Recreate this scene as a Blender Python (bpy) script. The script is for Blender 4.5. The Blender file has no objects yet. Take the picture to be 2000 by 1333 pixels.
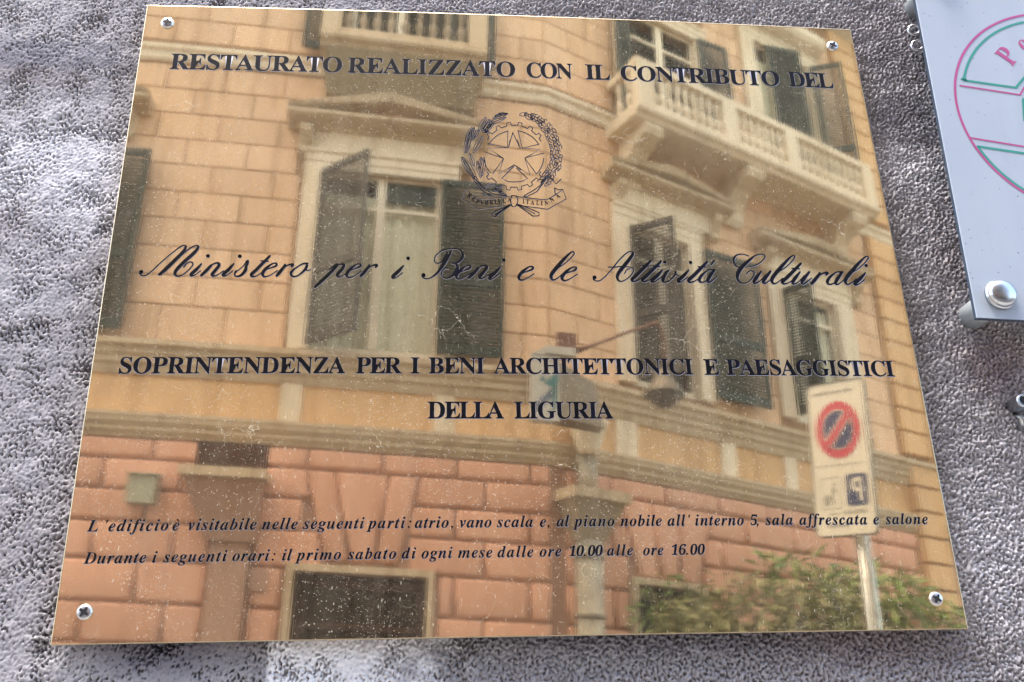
import bpy, math, random
import numpy as np
from mathutils import Vector, Matrix
sc = bpy.context.scene
COL = sc.collection
R = math.radians
random.seed(7); rng = np.random.RandomState(11)

# ------------------------------------------------------------------ camera
EYE = 1.60
CAM_R = Vector((0.99755, -0.06325, 0.0)); 
PITCH, ROLL, YAW, FPX = 0.38380781, 0.02190991, 0.06337645, 1836.80876
fwd = Vector((math.sin(YAW)*math.cos(PITCH), math.cos(YAW)*math.cos(PITCH), math.sin(PITCH)))
rt0 = Vector((math.cos(YAW), -math.sin(YAW), 0)); up0 = rt0.cross(fwd)
rt = math.cos(ROLL)*rt0 + math.sin(ROLL)*up0; up = -math.sin(ROLL)*rt0 + math.cos(ROLL)*up0
cd = bpy.data.cameras.new('camera'); cam = bpy.data.objects.new('camera', cd); COL.objects.link(cam)
cam.matrix_world = Matrix(((rt.x, up.x, -fwd.x, 0), (rt.y, up.y, -fwd.y, -0.55), (rt.z, up.z, -fwd.z, EYE), (0, 0, 0, 1)))
cd.sensor_width = 36; cd.lens = 36*FPX/2000; cd.clip_start = 0.02; cd.clip_end = 2000
sc.camera = cam

# ------------------------------------------------------------------ sky and sun
SUN = Vector((-0.28, -0.10, 0.955)).normalized()
w = bpy.data.worlds.new('World'); sc.world = w; w.use_nodes = True
nt = w.node_tree; nt.nodes.clear()
sky = nt.nodes.new('ShaderNodeTexSky'); sky.sky_type = 'NISHITA'; sky.sun_disc = False
sky.sun_elevation = math.asin(SUN.z); sky.sun_rotation = math.atan2(SUN.x, SUN.y)
sky.air_density = 1.0; sky.dust_density = 3.5; sky.ozone_density = 1.2
bg = nt.nodes.new('ShaderNodeBackground'); bg.inputs[1].default_value = 0.15
wo = nt.nodes.new('ShaderNodeOutputWorld')
nt.links.new(sky.outputs[0], bg.inputs[0]); nt.links.new(bg.outputs[0], wo.inputs[0])
sl = bpy.data.lights.new('sun', 'SUN'); sl.energy = 1.1; sl.angle = R(24); sl.color = (1, .95, .88)
so = bpy.data.objects.new('sun', sl); COL.objects.link(so)
so.rotation_euler = SUN.to_track_quat('Z', 'Y').to_euler(); so.location = (0, 0, 30)
vs = sc.view_settings; vs.view_transform = 'Standard'; vs.look = 'None'; vs.gamma = 1; vs.exposure = 2.84; vs.use_curve_mapping = False
sc.render.engine = 'CYCLES'; sc.cycles.use_denoising = True; sc.cycles.max_bounces = 8; sc.cycles.glossy_bounces = 4
sc.cycles.sample_clamp_indirect = 6

# ------------------------------------------------------------------ helpers
def tag(o, label=None, cat=None, group=None, kind=None):
    if label: o['label'] = label
    if cat: o['category'] = cat
    if group: o['group'] = group
    if kind: o['kind'] = kind
    return o
def link(name, me, mat=None, parent=None):
    o = bpy.data.objects.new(name, me); COL.objects.link(o)
    if mat and not me.materials: me.materials.append(mat)
    if parent: o.parent = parent
    return o
def mesh(name, V, F, smooth=False):
    me = bpy.data.meshes.new(name); me.from_pydata([tuple(v) for v in V], [], F); me.update()
    if smooth: me.polygons.foreach_set('use_smooth', [True]*len(me.polygons))
    return me
def obj(name, V, F, mat, parent=None, smooth=False): return link(name, mesh(name, V, F, smooth), mat, parent)
def empty(name, loc):
    o = bpy.data.objects.new(name, None); o.location = loc; o.empty_display_size = .05; COL.objects.link(o); return o
class MB:
    def __init__(s): s.V = []; s.F = []
    def add(s, V, F):
        b = len(s.V); s.V += [tuple(v) for v in V]; s.F += [tuple(b+i for i in f) for f in F]
    def hexa(s, P):   # 8 points: bottom 4 ccw, top 4 ccw
        s.add(P, [(0,3,2,1), (4,5,6,7), (0,1,5,4), (1,2,6,5), (2,3,7,6), (3,0,4,7)])
    def box(s, x0, x1, y0, y1, z0, z1, T=None):
        P = [(x0,y0,z0), (x1,y0,z0), (x1,y1,z0), (x0,y1,z0), (x0,y0,z1), (x1,y0,z1), (x1,y1,z1), (x0,y1,z1)]
        s.hexa([T(*p) for p in P] if T else P)
    def tube(s, pts, r, n=10, T=None, cap=True):
        pts = [Vector(p) for p in pts]; rs = r if isinstance(r, (list, tuple)) else [r]*len(pts); V = []; F = []
        for i, p in enumerate(pts):
            d = (pts[min(i+1, len(pts)-1)] - pts[max(i-1, 0)]).normalized()
            a = d.cross(Vector((0, 0, 1)) if abs(d.z) < .9 else Vector((1, 0, 0))).normalized(); b = d.cross(a)
            for k in range(n):
                t = 2*math.pi*k/n; q = p + (a*math.cos(t) + b*math.sin(t))*rs[i]; V.append(T(*q) if T else q)
        for i in range(len(pts)-1):
            for k in range(n): F.append((i*n+k, i*n+(k+1) % n, (i+1)*n+(k+1) % n, (i+1)*n+k))
        if cap: F += [tuple(range(n))[::-1], tuple((len(pts)-1)*n+k for k in range(n))]
        s.add(V, F)
    def lathe(s, prof, c=(0, 0, 0), n=24, axis='Z', T=None):   # prof: (r, h)
        V = []; F = []
        for r_, h in prof:
            for k in range(n):
                t = 2*math.pi*k/n; x, y = r_*math.cos(t), r_*math.sin(t)
                q = (c[0]+x, c[1]+y, c[2]+h) if axis == 'Z' else (c[0]+x, c[1]-h, c[2]+y)
                V.append(T(*q) if T else q)
        m = len(prof)
        for i in range(m-1):
            for k in range(n): F.append((i*n+k, i*n+(k+1) % n, (i+1)*n+(k+1) % n, (i+1)*n+k))
        F += [tuple(range(n))[::-1], tuple((m-1)*n+k for k in range(n))]
        s.add(V, F)
    def build(s, name, mat, parent=None, smooth=False): return obj(name, s.V, s.F, mat, parent, smooth)

# ------------------------------------------------------------------ materials
def NM(name):
    m = bpy.data.materials.new(name); m.use_nodes = True; n = m.node_tree; b = n.nodes['Principled BSDF']; return m, n, b
def N(n, t, **kw):
    x = n.nodes.new(t)
    for k, v in kw.items():
        if k.startswith('i_'): x.inputs[k[2:].replace('_', ' ')].default_value = v
        else: setattr(x, k, v)
    return x
def L(n, a, b): n.links.new(a, b)
def tex(n, scale, detail=4, rough=.55, vec=None, stretch=None, typ='ShaderNodeTexNoise', off=0):
    t = n.nodes.new(typ)
    tc = n.nodes.new('ShaderNodeTexCoord'); src = tc.outputs['Object'] if vec is None else vec
    mp = n.nodes.new('ShaderNodeMapping'); L(n, src, mp.inputs[0])
    if stretch: mp.inputs['Scale'].default_value = stretch
    mp.inputs['Location'].default_value = (off, off*.7, off*1.3)
    L(n, mp.outputs[0], t.inputs['Vector']); t.inputs['Scale'].default_value = scale
    if typ == 'ShaderNodeTexNoise': t.inputs['Detail'].default_value = detail; t.inputs['Roughness'].default_value = rough
    return t
def ramp(n, src, stops):
    r = n.nodes.new('ShaderNodeValToRGB'); L(n, src, r.inputs[0]); e = r.color_ramp.elements
    while len(e) < len(stops): e.new(.5)
    for el, (p, c) in zip(e, stops): el.position = p; el.color = (c, c, c, 1) if not isinstance(c, tuple) else (*c, 1)
    return r
def mix(n, f, a, b, mode='MIX'):
    m = n.nodes.new('ShaderNodeMix'); m.data_type = 'RGBA'; m.blend_type = mode
    for s, v in ((m.inputs[0], f), (m.inputs[6], a), (m.inputs[7], b)):
        if isinstance(v, bpy.types.NodeSocket): L(n, v, s)
        elif isinstance(v, tuple): s.default_value = (*v, 1)
        else: s.default_value = v
    return m.outputs[2]
def math_(n, op, a, b=0.0):
    m = n.nodes.new('ShaderNodeMath'); m.operation = op
    for s, v in ((m.inputs[0], a), (m.inputs[1], b)):
        if isinstance(v, bpy.types.NodeSocket): L(n, v, s)
        else: s.default_value = v
    return m.outputs[0]
def bump(n, b, h, st, dist):
    x = n.nodes.new('ShaderNodeBump'); x.inputs['Strength'].default_value = st; x.inputs['Distance'].default_value = dist
    L(n, h, x.inputs['Height']); L(n, x.outputs[0], b.inputs['Normal']); return x
def plain(name, c, rough=.7, metal=0, var=.25, scale=3, spec=.5, bmp=0, bscale=40):
    m, n, b = NM(name)
    t = tex(n, scale, 6, .6); r = ramp(n, t.outputs[0], [(.3, tuple(x*(1-var) for x in c)), (.7, tuple(min(1, x*(1+var*.4)) for x in c))])
    L(n, r.outputs[0], b.inputs['Base Color']); b.inputs['Roughness'].default_value = rough
    b.inputs['Metallic'].default_value = metal; b.inputs['Specular IOR Level'].default_value = spec
    if bmp: bump(n, b, tex(n, bscale, 5, .6).outputs[0], 1, bmp)
    return m
def render_paint(name, c, stain=(.42, .34, .25), per_obj=.14, scale=1.5, amt=.7):
    """exterior render / paint: cloudy tone, vertical dirt runs, slight tone per block"""
    m, n, b = NM(name)
    g = n.nodes.new('ShaderNodeNewGeometry')
    t1 = tex(n, scale, 6, .65, vec=g.outputs['Position']); t2 = tex(n, 2.2, 6, .6, vec=g.outputs['Position'], stretch=(3, 3, .35), off=3)
    t3 = tex(n, 26, 5, .7, vec=g.outputs['Position'])
    col = mix(n, ramp(n, t1.outputs[0], [(.3, 0.0), (.72, .35)]).outputs[0], c, tuple(x*.72 for x in c))
    col = mix(n, ramp(n, t2.outputs[0], [(.5, 0.0), (.78, amt)]).outputs[0], col, tuple(x*s for x, s in zip(c, stain)))
    col = mix(n, ramp(n, t3.outputs[0], [(.4, 0.0), (.75, .22)]).outputs[0], col, tuple(x*.6 for x in c))
    oi = n.nodes.new('ShaderNodeObjectInfo'); rr = ramp(n, oi.outputs['Random'], [(0, 1-per_obj), (1, 1.0)])
    col = mix(n, 1.0, col, rr.outputs[0], 'MULTIPLY')
    L(n, col, b.inputs['Base Color']); b.inputs['Roughness'].default_value = .85; b.inputs['Specular IOR Level'].default_value = .25
    bump(n, b, t3.outputs[0], .6, .01)
    return m

OCHRE = render_paint('ochre_render', (.82, .575, .395))
OCHRE2 = render_paint('golden_render', (.80, .53, .30))
JOINT = render_paint('dirty_ochre_joint', (.36, .22, .12))
CREAM = render_paint('cream_stone_paint', (.82, .72, .58), amt=.6, per_obj=.03)
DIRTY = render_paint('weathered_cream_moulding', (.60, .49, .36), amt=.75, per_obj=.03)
PINK = render_paint('pink_rusticated_render', (.76, .44, .32), stain=(.62, .5, .45), amt=.5)
PINKD = render_paint('pink_pilaster_render', (.46, .29, .22), stain=(.6, .5, .45), amt=.5)
GREEN = plain('green_shutter_paint', (.012, .022, .013), .5, var=.3, scale=6)
BROWNG = plain('brown_shutter_paint', (.045, .036, .028), .6, var=.3, scale=6)
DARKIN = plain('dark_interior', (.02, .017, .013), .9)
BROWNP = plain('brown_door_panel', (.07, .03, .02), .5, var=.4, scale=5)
CURT = plain('beige_curtain', (.86, .76, .62), .8, var=.12, scale=8)
SASH = plain('cream_sash_paint', (.80, .72, .58), .5, var=.1)
PIPE = plain('grey_painted_pipe', (.42, .38, .31), .6, var=.3, scale=5)
ROAD = plain('asphalt', (.06, .06, .062), .9, var=.3, scale=8, bmp=.004)
PAVE = plain('stone_paving', (.30, .29, .27), .85, var=.3, scale=3, bmp=.003)
WHITEP = plain('white_enamel', (.44, .435, .41), .35, var=.05)
REDP = plain('red_enamel', (.34, .03, .055), .35, var=.08)
BLUEP = plain('blue_enamel', (.012, .02, .085), .35, var=.08)
GREYTXT = plain('grey_print', (.14, .14, .13), .5, var=.1)
GALV = plain('galvanised_steel', (.50, .51, .50), .38, metal=1, var=.2, scale=14)
RUST = plain('rusty_red_iron', (.16, .075, .055), .7, var=.3, scale=20)
GREYM = plain('grey_lamp_metal', (.25, .215, .17), .5, var=.2, scale=10)
TEALP = plain('teal_print', (.05, .17, .19), .4, var=.1)
SLATEP = plain('slate_blue_print', (.10, .13, .20), .4, var=.1)
def glassmat():
    m, n, b = NM('window_glass'); b.inputs['Base Color'].default_value = (.9, .95, .93, 1); b.inputs['Roughness'].default_value = .03
    b.inputs['Transmission Weight'].default_value = 1; b.inputs['IOR'].default_value = 1.02; b.inputs['Specular IOR Level'].default_value = .8; return m
GLASS = glassmat()

def stucco_mat():
    m, n, b = NM('blue_grey_stucco')
    g = n.nodes.new('ShaderNodeNewGeometry'); P = g.outputs['Position']
    t1 = tex(n, 9, 5, .6, vec=P); t2 = tex(n, 3.2, 4, .6, vec=P, stretch=(1, 1, 2.2), off=4); t3 = tex(n, 420, 3, .55, vec=P); t4 = tex(n, 60, 6, .7, vec=P, off=9)
    base = mix(n, ramp(n, t1.outputs[0], [(.3, 0.0), (.7, 1.0)]).outputs[0], (.275, .265, .275), (.37, .355, .365))
    base = mix(n, ramp(n, t2.outputs[0], [(.45, 0.0), (.75, .6)]).outputs[0], base, (.25, .215, .22))
    # limewash patches and grime blotches, with light and shade of trowel waves painted in
    dn = tex(n, 22, 5, .65, vec=P, off=2)
    def blot(x, z, rx, rz, rag=.5):
        s = n.nodes.new('ShaderNodeVectorMath'); s.operation = 'SUBTRACT'; L(n, P, s.inputs[0]); s.inputs[1].default_value = (x, 0, z)
        q = n.nodes.new('ShaderNodeVectorMath'); q.operation = 'MULTIPLY'; L(n, s.outputs[0], q.inputs[0]); q.inputs[1].default_value = (1/rx, 0, 1/rz)
        l = n.nodes.new('ShaderNodeVectorMath'); l.operation = 'LENGTH'; L(n, q.outputs[0], l.inputs[0])
        v = math_(n, 'ADD', l.outputs['Value'], math_(n, 'MULTIPLY', math_(n, 'SUBTRACT', dn.outputs[0], .5), rag*2))
        return ramp(n, v, [(.35, 1.0), (1.0, 0.0)]).outputs[0]
    def ov(base, f, k, c): return mix(n, math_(n, 'MULTIPLY', f, k), base, c)
    for (x, z, rx, rz, k) in STAIN_LIT: base = ov(base, blot(x, z+EYE, rx, rz), k, (.66, .66, .70))
    for (x, z, rx, rz, k) in STAIN_SHADE: base = ov(base, blot(x, z+EYE, rx, rz), k, (.13, .125, .16))
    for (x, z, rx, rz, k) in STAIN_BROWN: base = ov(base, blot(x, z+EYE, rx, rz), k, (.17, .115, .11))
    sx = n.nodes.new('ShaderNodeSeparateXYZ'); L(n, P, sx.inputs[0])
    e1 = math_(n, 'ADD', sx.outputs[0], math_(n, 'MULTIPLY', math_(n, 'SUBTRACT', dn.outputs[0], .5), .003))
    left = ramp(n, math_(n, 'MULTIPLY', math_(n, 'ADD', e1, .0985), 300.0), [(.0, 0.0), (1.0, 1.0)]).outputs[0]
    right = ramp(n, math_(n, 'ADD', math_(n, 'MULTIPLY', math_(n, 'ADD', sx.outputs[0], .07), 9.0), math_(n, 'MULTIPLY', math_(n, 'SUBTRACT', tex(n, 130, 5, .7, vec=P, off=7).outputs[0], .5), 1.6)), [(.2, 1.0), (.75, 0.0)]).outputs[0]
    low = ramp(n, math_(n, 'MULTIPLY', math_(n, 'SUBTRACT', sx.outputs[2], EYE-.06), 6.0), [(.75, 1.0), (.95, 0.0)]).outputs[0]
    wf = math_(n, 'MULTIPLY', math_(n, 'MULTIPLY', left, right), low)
    # worn paint, and pits coloured darker to stand for relief shade
    base = mix(n, ramp(n, t3.outputs[0], [(.34, .6), (.46, 0.0)]).outputs[0], base, (.08, .075, .10))
    base = mix(n, ramp(n, t4.outputs[0], [(.62, 0.0), (.75, .45)]).outputs[0], base, (.66, .66, .70))
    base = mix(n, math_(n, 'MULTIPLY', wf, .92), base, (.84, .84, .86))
    L(n, base, b.inputs['Base Color']); b.inputs['Roughness'].default_value = .8; b.inputs['Specular IOR Level'].default_value = .3
    vo = n.nodes.new('ShaderNodeTexVoronoi'); vo.feature = 'SMOOTH_F1'; vo.inputs['Scale'].default_value = 480
    wv = tex(n, 200, 2, .5, vec=P, off=5)
    wm = n.nodes.new('ShaderNodeVectorMath'); wm.operation = 'MULTIPLY_ADD'; L(n, wv.outputs['Color'], wm.inputs[0]); wm.inputs[1].default_value = (.004,)*3; L(n, P, wm.inputs[2])
    L(n, wm.outputs[0], vo.inputs['Vector'])
    h = math_(n, 'ADD', math_(n, 'MULTIPLY', vo.outputs['Distance'], -.5), math_(n, 'MULTIPLY', t3.outputs[0], 1.3))
    bump(n, b, h, .30, .0008)
    return m

def brass_mat():
    m, n, b = NM('polished_brass')
    g = n.nodes.new('ShaderNodeNewGeometry'); P = g.outputs['Position']
    tar = tex(n, 7, 5, .6, vec=P)
    tone = ramp(n, tar.outputs[0], [(.3, BRASS_A), (.7, BRASS_B)]).outputs[0]
    grime = ramp(n, tex(n, 38, 6, .7, vec=P, stretch=(1, 1, .4), off=41).outputs[0], [(.52, 0.0), (.78, .35)]).outputs[0]
    L(n, mix(n, grime, tone, (.62, .50, .31)), b.inputs['Base Color'])
    b.inputs['Metallic'].default_value = 1
    ro = tex(n, 30, 5, .6, vec=P, stretch=(1, 1, .25))
    L(n, ramp(n, ro.outputs[0], [(.3, .018), (.75, .034)]).outputs[0], b.inputs['Roughness'])
    br = tex(n, 900, 3, .6, vec=P, stretch=(1, 1, .02)); wv = tex(n, 45, 2, .5, vec=P, stretch=(1, 1, .5), off=6)
    h = math_(n, 'ADD', math_(n, 'MULTIPLY', br.outputs[0], .008), math_(n, 'MULTIPLY', wv.outputs[0], .020))
    bump(n, b, h, .35, .001)
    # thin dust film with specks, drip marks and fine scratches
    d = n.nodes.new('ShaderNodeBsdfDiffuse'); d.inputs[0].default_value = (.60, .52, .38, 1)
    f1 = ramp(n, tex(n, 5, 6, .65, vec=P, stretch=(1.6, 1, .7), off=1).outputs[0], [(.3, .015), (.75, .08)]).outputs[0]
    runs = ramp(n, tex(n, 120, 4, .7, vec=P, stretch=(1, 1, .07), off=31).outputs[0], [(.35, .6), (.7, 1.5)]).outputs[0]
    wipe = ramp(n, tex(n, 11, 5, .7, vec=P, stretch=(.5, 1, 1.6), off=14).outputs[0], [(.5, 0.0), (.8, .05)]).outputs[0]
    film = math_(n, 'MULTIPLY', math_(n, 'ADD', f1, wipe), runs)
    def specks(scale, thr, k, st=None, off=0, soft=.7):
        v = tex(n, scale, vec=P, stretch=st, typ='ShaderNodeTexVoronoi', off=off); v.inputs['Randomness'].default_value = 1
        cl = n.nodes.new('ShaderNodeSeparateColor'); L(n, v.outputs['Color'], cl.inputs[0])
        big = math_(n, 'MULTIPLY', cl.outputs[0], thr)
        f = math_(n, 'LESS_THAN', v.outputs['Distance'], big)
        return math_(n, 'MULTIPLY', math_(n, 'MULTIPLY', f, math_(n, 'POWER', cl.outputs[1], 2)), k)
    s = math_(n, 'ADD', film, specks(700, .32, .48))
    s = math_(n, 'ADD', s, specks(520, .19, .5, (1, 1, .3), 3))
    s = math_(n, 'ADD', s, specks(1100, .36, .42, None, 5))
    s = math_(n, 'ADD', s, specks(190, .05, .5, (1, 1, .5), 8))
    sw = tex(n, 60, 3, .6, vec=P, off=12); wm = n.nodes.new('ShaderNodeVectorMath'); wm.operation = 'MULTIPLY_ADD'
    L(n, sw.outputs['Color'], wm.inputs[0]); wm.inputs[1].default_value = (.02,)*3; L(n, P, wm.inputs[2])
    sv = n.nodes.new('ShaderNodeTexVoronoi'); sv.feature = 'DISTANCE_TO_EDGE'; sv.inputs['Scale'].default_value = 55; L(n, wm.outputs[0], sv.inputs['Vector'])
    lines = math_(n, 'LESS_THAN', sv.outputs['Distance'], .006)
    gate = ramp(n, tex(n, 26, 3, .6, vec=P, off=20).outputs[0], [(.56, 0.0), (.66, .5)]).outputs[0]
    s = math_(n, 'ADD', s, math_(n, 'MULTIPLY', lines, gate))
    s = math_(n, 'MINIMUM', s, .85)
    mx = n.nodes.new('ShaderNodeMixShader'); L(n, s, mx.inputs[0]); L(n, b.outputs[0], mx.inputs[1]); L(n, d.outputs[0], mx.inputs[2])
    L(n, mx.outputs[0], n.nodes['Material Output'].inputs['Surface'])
    return m
BRASS_A, BRASS_B = (.89, .675, .385), (.94, .75, .46)
_OLD1 = [(-.285, .365, .07, .045, .75), (-.235, .305, .05, .03, .45), (-.07, .012, .055, .022, .9), (.335, .375, .03, .018, .6), (.02, .005, .10, .012, .4), (-.30, .47, .05, .015, .4), (-.245, .18, .03, .09, .3)]
_OLD2 = [(-.31, .432, .08, .016, .75), (.335, .425, .035, .025, .7), (-.145, .02, .05, .03, .7), (.16, .03, .10, .016, .5), (-.19, .25, .012, .06, .35), (.30, .475, .03, .02, .3)]
_OLD3 = [(.36, .225, .03, .03, .6), (.345, .30, .03, .04, .3), (.25, .03, .09, .02, .4), (-.13, .035, .06, .012, .5)]
STAIN_LIT = [(-.275, .34, .09, .05, .45), (-.24, .30, .05, .035, .3), (-.285, .25, .05, .04, .2), (.312, .375, .05, .03, .45), (.32, .10, .05, .05, .25)]  # limewash, plus wave slopes painted paler as if catching light
STAIN_SHADE = [(-.31, .428, .08, .017, .6), (.32, .418, .04, .026, .5), (-.155, .035, .06, .022, .75), (.12, .045, .16, .010, .45), (.318, .47, .03, .02, .25)]  # grime, plus wave bands with their shade painted in
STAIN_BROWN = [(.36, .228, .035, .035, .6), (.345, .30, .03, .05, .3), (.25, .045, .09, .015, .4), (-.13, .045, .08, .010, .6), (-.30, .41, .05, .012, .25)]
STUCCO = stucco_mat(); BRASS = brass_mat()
def ink():
    m, n, b = NM('navy_enamel_ink'); t = tex(n, 70, 3, .6)
    L(n, ramp(n, t.outputs[0], [(.45, (.002, .002, .003)), (.75, (.003, .004, .014))]).outputs[0], b.inputs['Base Color'])
    b.inputs['Roughness'].default_value = .4; b.inputs['Specular IOR Level'].default_value = .12; return m
INK = ink()
GROOVE_GLINT = plain('groove_glint_paint', (.62, .60, .66), .45, metal=.6, var=.2, scale=60)  # pale tone that paints the highlight along engraved letter edges
SHADE = plain('dark_lamp_shade', (.09, .075, .06), .6)
DARKSTONE = render_paint('dark_stone', (.40, .33, .25))  # darker stone tone for the hopper and left balusters
SIGNRIM = plain('dark_sign_rim', (.09, .085, .075), .5)
BRASSEDGE = plain('brass_edge', (.50, .41, .27), .45, metal=1, var=.2, scale=50)
STEEL = plain('zinc_screw', (.52, .52, .54), .36, metal=1, var=.15, scale=300)
BLACKR = plain('black_recess', (.006, .006, .008), .7)
SATIN = plain('satin_aluminium', (.44, .46, .48), .26, metal=1, var=.08, scale=80)
BARREL = plain('grey_standoff_barrel', (.33, .36, .37), .45, metal=.3, var=.1, scale=80)
def signmat():
    m, n, b = NM('pale_satin_acrylic'); t = tex(n, 12, 4, .5)
    base = ramp(n, t.outputs[0], [(.3, (.285, .325, .375)), (.7, (.315, .355, .405))]).outputs[0]
    runs = ramp(n, tex(n, 40, 6, .7, stretch=(1, 1, .12), off=3).outputs[0], [(.5, 0.0), (.8, .3)]).outputs[0]
    base = mix(n, runs, base, (.22, .25, .28))
    v = tex(n, 260, typ='ShaderNodeTexVoronoi', off=2); cl = n.nodes.new('ShaderNodeSeparateColor'); L(n, v.outputs['Color'], cl.inputs[0])
    sp = math_(n, 'MULTIPLY', math_(n, 'LESS_THAN', v.outputs['Distance'], math_(n, 'MULTIPLY', cl.outputs[0], .16)), math_(n, 'POWER', cl.outputs[1], 6))
    base = mix(n, sp, base, (.10, .11, .12)); L(n, base, b.inputs['Base Color'])
    b.inputs['Roughness'].default_value = .42; b.inputs['Specular IOR Level'].default_value = .5; return m
SIGNM = signmat()
SIGNEDGE = plain('dark_sign_edge', (.04, .06, .09), .3, var=.1)
MAGENTA = plain('magenta_print', (.34, .04, .16), .45, var=.12, scale=60)
TEAL = plain('green_print', (.012, .21, .155), .45, var=.12, scale=60)
LEAF = plain('olive_leaf', (.16, .175, .085), .6, var=.5, scale=5)
LEAF2 = plain('fresh_green_leaf', (.13, .22, .055), .5, var=.4, scale=5)
STEM = plain('shrub_stem', (.12, .08, .05), .8)
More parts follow.
